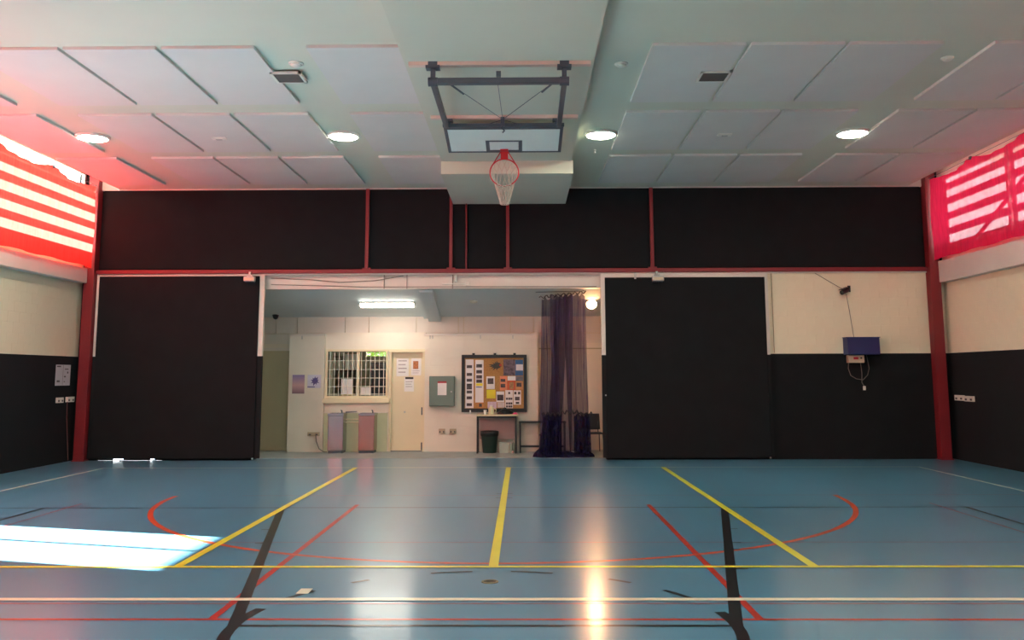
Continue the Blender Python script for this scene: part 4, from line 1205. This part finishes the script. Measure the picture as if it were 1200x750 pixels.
# bin and tub below the table
bn_ = empty('waste_bin', (-0.77, 21.3, 0), 'dark green waste bin with black liner under the small table', 'bin')
part(bn_, 'bin_body', MB().lathe([(0.15, 0.004), (0.155, 0.01), (0.20, 0.46), (0.205, 0.46), (0.205, 0.48), (0.19, 0.48), (0.15, 0.03)], (-0.77, 21.3, 0), 28, 1, 0.85), M_GREENBIN, True)
lv_ = MB().lathe([(0.212, 0.40), (0.214, 0.485), (0.20, 0.50), (0.185, 0.44)], (-0.77, 21.3, 0), 28, 1, 0.85)
lv_.v = [(x, y, z + (0.03 * math.sin(x * 60 + y * 40) if z < 0.42 else 0)) for x, y, z in lv_.v]
part(bn_, 'liner', lv_, M_BLACKPL, True)
tub = empty('storage_tub', (-0.40, 21.35, 0), 'pale clear plastic tub on the floor between bin and table leg', 'tub')
M_TUB = mat('milky_plastic', (170, 180, 168), 0.35, var=0.05)
part(tub, 'tub_body', MB().box(-0.545, -0.33, 21.25, 21.45, 0.004, 0.22), M_TUB)
part(tub, 'lid', MB().bbox(-0.555, -0.32, 21.24, 21.46, 0.22, 0.245, 0.006), M_TUB)
for x, y, h, c_, l in ((-0.29, 21.22, 0.24, (176, 190, 170), 'clear plastic bottle beside the storage tub'), (-0.22, 21.3, 0.28, (160, 176, 160), 'taller clear bottle next to the table leg')):
    b_ = empty('plastic_bottle', (x, y, 0), l, 'bottle')
    part(b_, 'body', MB().lathe([(0.03, 0.004), (0.035, 0.01), (0.035, h * 0.7), (0.014, h * 0.88), (0.014, h * 0.93)], (x, y, 0), 16), mat('bottle_' + str(int(h * 100)), c_, 0.25), True)
    part(b_, 'cap', MB().lathe([(0.017, h * 0.93), (0.017, h)], (x, y, 0), 12), M_PAPER)
simple('pink_ball', MB().lathe([(0.005, 0.0), (0.022, 0.008), (0.032, 0.03), (0.022, 0.054), (0.005, 0.062)], (-0.235, 21.1, 0.004), 14), mat('pale_pink', (226, 186, 178), 0.5), 'small pale pink ball by the table leg', 'ball', smooth=True)

# low black-framed bench beside the table
bt = empty('low_table', (0.5, 21.4, 0), 'low black tube framed table partly hidden behind the purple net', 'table')
part(bt, 'top', MB().bbox(-0.09, 1.0, 21.2, 21.55, 0.685, 0.715, 0.005), M_BLACKPL)
for x in (-0.06, 0.97):
    for y in (21.23, 21.52): part(bt, 'leg', MB().box(x - 0.018, x + 0.018, y - 0.018, y + 0.018, 0.004, 0.685), M_BLACKPL)
for y in (21.23, 21.52): part(bt, 'stretcher', MB().box(-0.06, 0.97, y - 0.012, y + 0.012, 0.13, 0.155), M_BLACKPL)


def chair(x, y, rz, label):
    o = empty('plastic_chair', (x, y, 0), label, 'chair', rz=rz)
    M_CH = mat('chair_black', (44, 44, 50), 0.5, var=0.06)
    MB().bbox(-0.22, 0.22, -0.21, 0.21, 0.43, 0.46, 0.012).build('seat', M_CH, o)
    vs, fs = [], []
    for j in range(7):
        t = j / 6
        for i in range(9):
            u = i / 8 - 0.5
            vs.append((u * 0.44, 0.20 + 0.07 * t - 0.10 * (0.25 - u * u), 0.52 + 0.36 * t))
    for j in range(6):
        for i in range(8):
            a = j * 9 + i
            fs.append((a, a + 1, a + 10, a + 9))
    b = MB().add(vs, fs).build('backrest', M_CH, o, True)
    sm = b.modifiers.new('thickness', 'SOLIDIFY'); sm.thickness = 0.014
    for sx in (-1, 1):
        MB().tube([(sx * 0.19, -0.18, 0.44), (sx * 0.22, -0.23, 0.012)], 0.012, 8).build('leg', M_DARKSTEEL, o)
        MB().tube([(sx * 0.19, 0.18, 0.44), (sx * 0.22, 0.26, 0.012)], 0.012, 8).build('leg', M_DARKSTEEL, o)
        MB().tube([(sx * 0.17, 0.19, 0.45), (sx * 0.17, 0.235, 0.70)], 0.012, 8).build('back_post', M_DARKSTEEL, o)
    return o


chair(1.62, 21.3, 0.15, 'black plastic chair between the purple net and the black sliding door')
chair(0.62, 20.85, -0.2, 'black plastic chair standing behind the purple net')

# ------------------------------------------------------------------ purple net
nt0 = empty('hanging_net', (0.9, 20.2, 0), 'bunched purple sports net hanging from a wire beside the orange lamp', 'net')
def netsheet(xa0, xa1, xb0, xb1, y, ztop, zbot, folds, amp, seed):
    rnd = random.Random(seed)
    ph = rnd.uniform(0, 6)
    vs, fs = [], []
    nu, nv = folds * 10, 22
    for j in range(nv + 1):
        t = j / nv                    # 0 top
        for i in range(nu + 1):
            u = i / nu
            w = u + 0.02 * math.sin(2 * math.pi * folds * u * 0.37 + ph)
            x = (xa0 + (xa1 - xa0) * w) * (1 - t) + (xb0 + (xb1 - xb0) * w) * t
            yy = y + amp * math.sin(2 * math.pi * folds * u + ph + 0.6 * math.sin(3 * t + ph)) * (0.6 + 0.6 * t) + 0.02 * math.sin(11 * t + 9 * u)
            scal = 0.07 * abs(math.sin(math.pi * folds * u * 0.5 + ph))
            z = (ztop - scal) * (1 - t) + zbot * t
            vs.append((x, yy, z))
    for j in range(nv):
        for i in range(nu):
            a = j * (nu + 1) + i
            fs.append((a, a + 1, a + nu + 2, a + nu + 1))
    return MB().add(vs, fs)


part(nt0, 'net_fold', netsheet(0.43, 0.80, 0.36, 0.80, 20.24, 3.52, 0.10, 6, 0.05, 1), M_NET, True)
part(nt0, 'net_fold', netsheet(0.62, 1.12, 0.66, 1.05, 20.12, 3.58, 0.12, 9, 0.05, 2), M_NET, True)
part(nt0, 'net_fold', netsheet(0.90, 1.40, 1.02, 1.46, 20.24, 3.60, 0.12, 8, 0.05, 3), M_NET, True)
part(nt0, 'net_fold', netsheet(0.78, 1.05, 0.50, 0.82, 20.32, 3.55, 0.10, 5, 0.05, 4), M_NET, True)
part(nt0, 'lower_bunch', netsheet(0.45, 0.85, 0.36, 0.85, 20.02, 0.95, 0.08, 6, 0.05, 5), M_NETDARK, True)
part(nt0, 'lower_bunch', netsheet(1.12, 1.46, 1.12, 1.48, 20.08, 0.95, 0.08, 4, 0.05, 6), M_NETDARK, True)
for c_, a_, b_, h_, s_ in (((0.55, 20.18, 0.004), 0.33, 0.16, 0.24, 1), ((0.95, 20.16, 0.004), 0.30, 0.14, 0.12, 2), ((1.32, 20.2, 0.004), 0.22, 0.14, 0.16, 3)):
    part(nt0, 'heap', lump(c_, a_, b_, h_, s_, 8, 36, 0.09), M_NETDARK, True)
kn = MB()
rnd = random.Random(5)
pts = []
for k in range(36):
    t = k / 35
    pts.append((0.42 + 1.1 * t, 20.0 + 0.03 * math.sin(k), 0.93 + 0.05 * math.sin(k * 1.9) + (0.05 if 0.35 < t < 0.75 else 0)))
part(nt0, 'tie_cord', MB().tube(pts, 0.018, 6), M_BLACKPL, True)
pts = [(0.38 + 1.04 * k / 30, 20.2 + 0.02 * math.sin(2.2 * k), 3.50 + 0.12 * k / 30 + 0.035 * math.sin(k * 1.7)) for k in range(31)]
part(nt0, 'top_cord', MB().tube(pts, 0.012, 6), M_BLACKPL, True)
part(nt0, 'wire', MB().tube([(0.3, 20.2, 3.62), (1.35, 20.2, 3.64), (1.9, 19.95, 3.80)], 0.008, 6), M_DARKSTEEL)

# ------------------------------------------------------------------ left wall notice, floor items
lp = empty('paper_notice', (XL, 18.98, 1.8), 'white printed paper notice on the black dado beside the red post', 'notice')
part(lp, 'sheet', MB().box(XL + 0.001, XL + 0.004, 18.68, 19.29, 1.59, 2.02), mat('paper_grey', (190, 188, 196), 0.8, var=0.03))
part(lp, 'fold_line', MB().box(XL + 0.004, XL + 0.005, 18.975, 18.985, 1.60, 2.01), M_INK)
for y0, y1, z0, z1 in ((18.72, 18.88, 1.97, 2.0), (18.74, 18.86, 1.66, 1.70), (19.03, 19.1, 1.76, 1.79), (19.05, 19.2, 1.92, 1.94), (19.15, 19.2, 1.84, 1.88), (19.03, 19.08, 1.66, 1.68)):
    part(lp, 'print', MB().box(XL + 0.004, XL + 0.0052, y0, y1, z0, z1), M_INK)
fd = empty('floor_socket', (-0.29, 8.15, 0.0), 'round brass floor socket cover set in the blue floor', 'floor plate')
MB().lathe([(0.075, 0.0), (0.075, 0.006), (0.065, 0.008), (0.055, 0.006)], n=28).build('cover_rim', mat('brass_dull', (150, 142, 110), 0.45, 0.6, var=0.1), fd)
MB().lathe([(0.054, 0.0065), (0.05, 0.0075), (0.01, 0.008)], n=24).build('lid', mat('brass_dark', (84, 74, 56), 0.5, 0.5, var=0.3, scale=30), fd)
MB().box(-0.03, 0.03, -0.006, 0.006, 0.008, 0.010).build('slot', M_BLACKPL, fd)
t4 = simple('tape_marker', MB().box(-1.87, -1.77, 7.71, 7.89, 0.003, 0.0045), M_PALE, 'small pale tape rectangle on the floor over a black dash', 'tape')
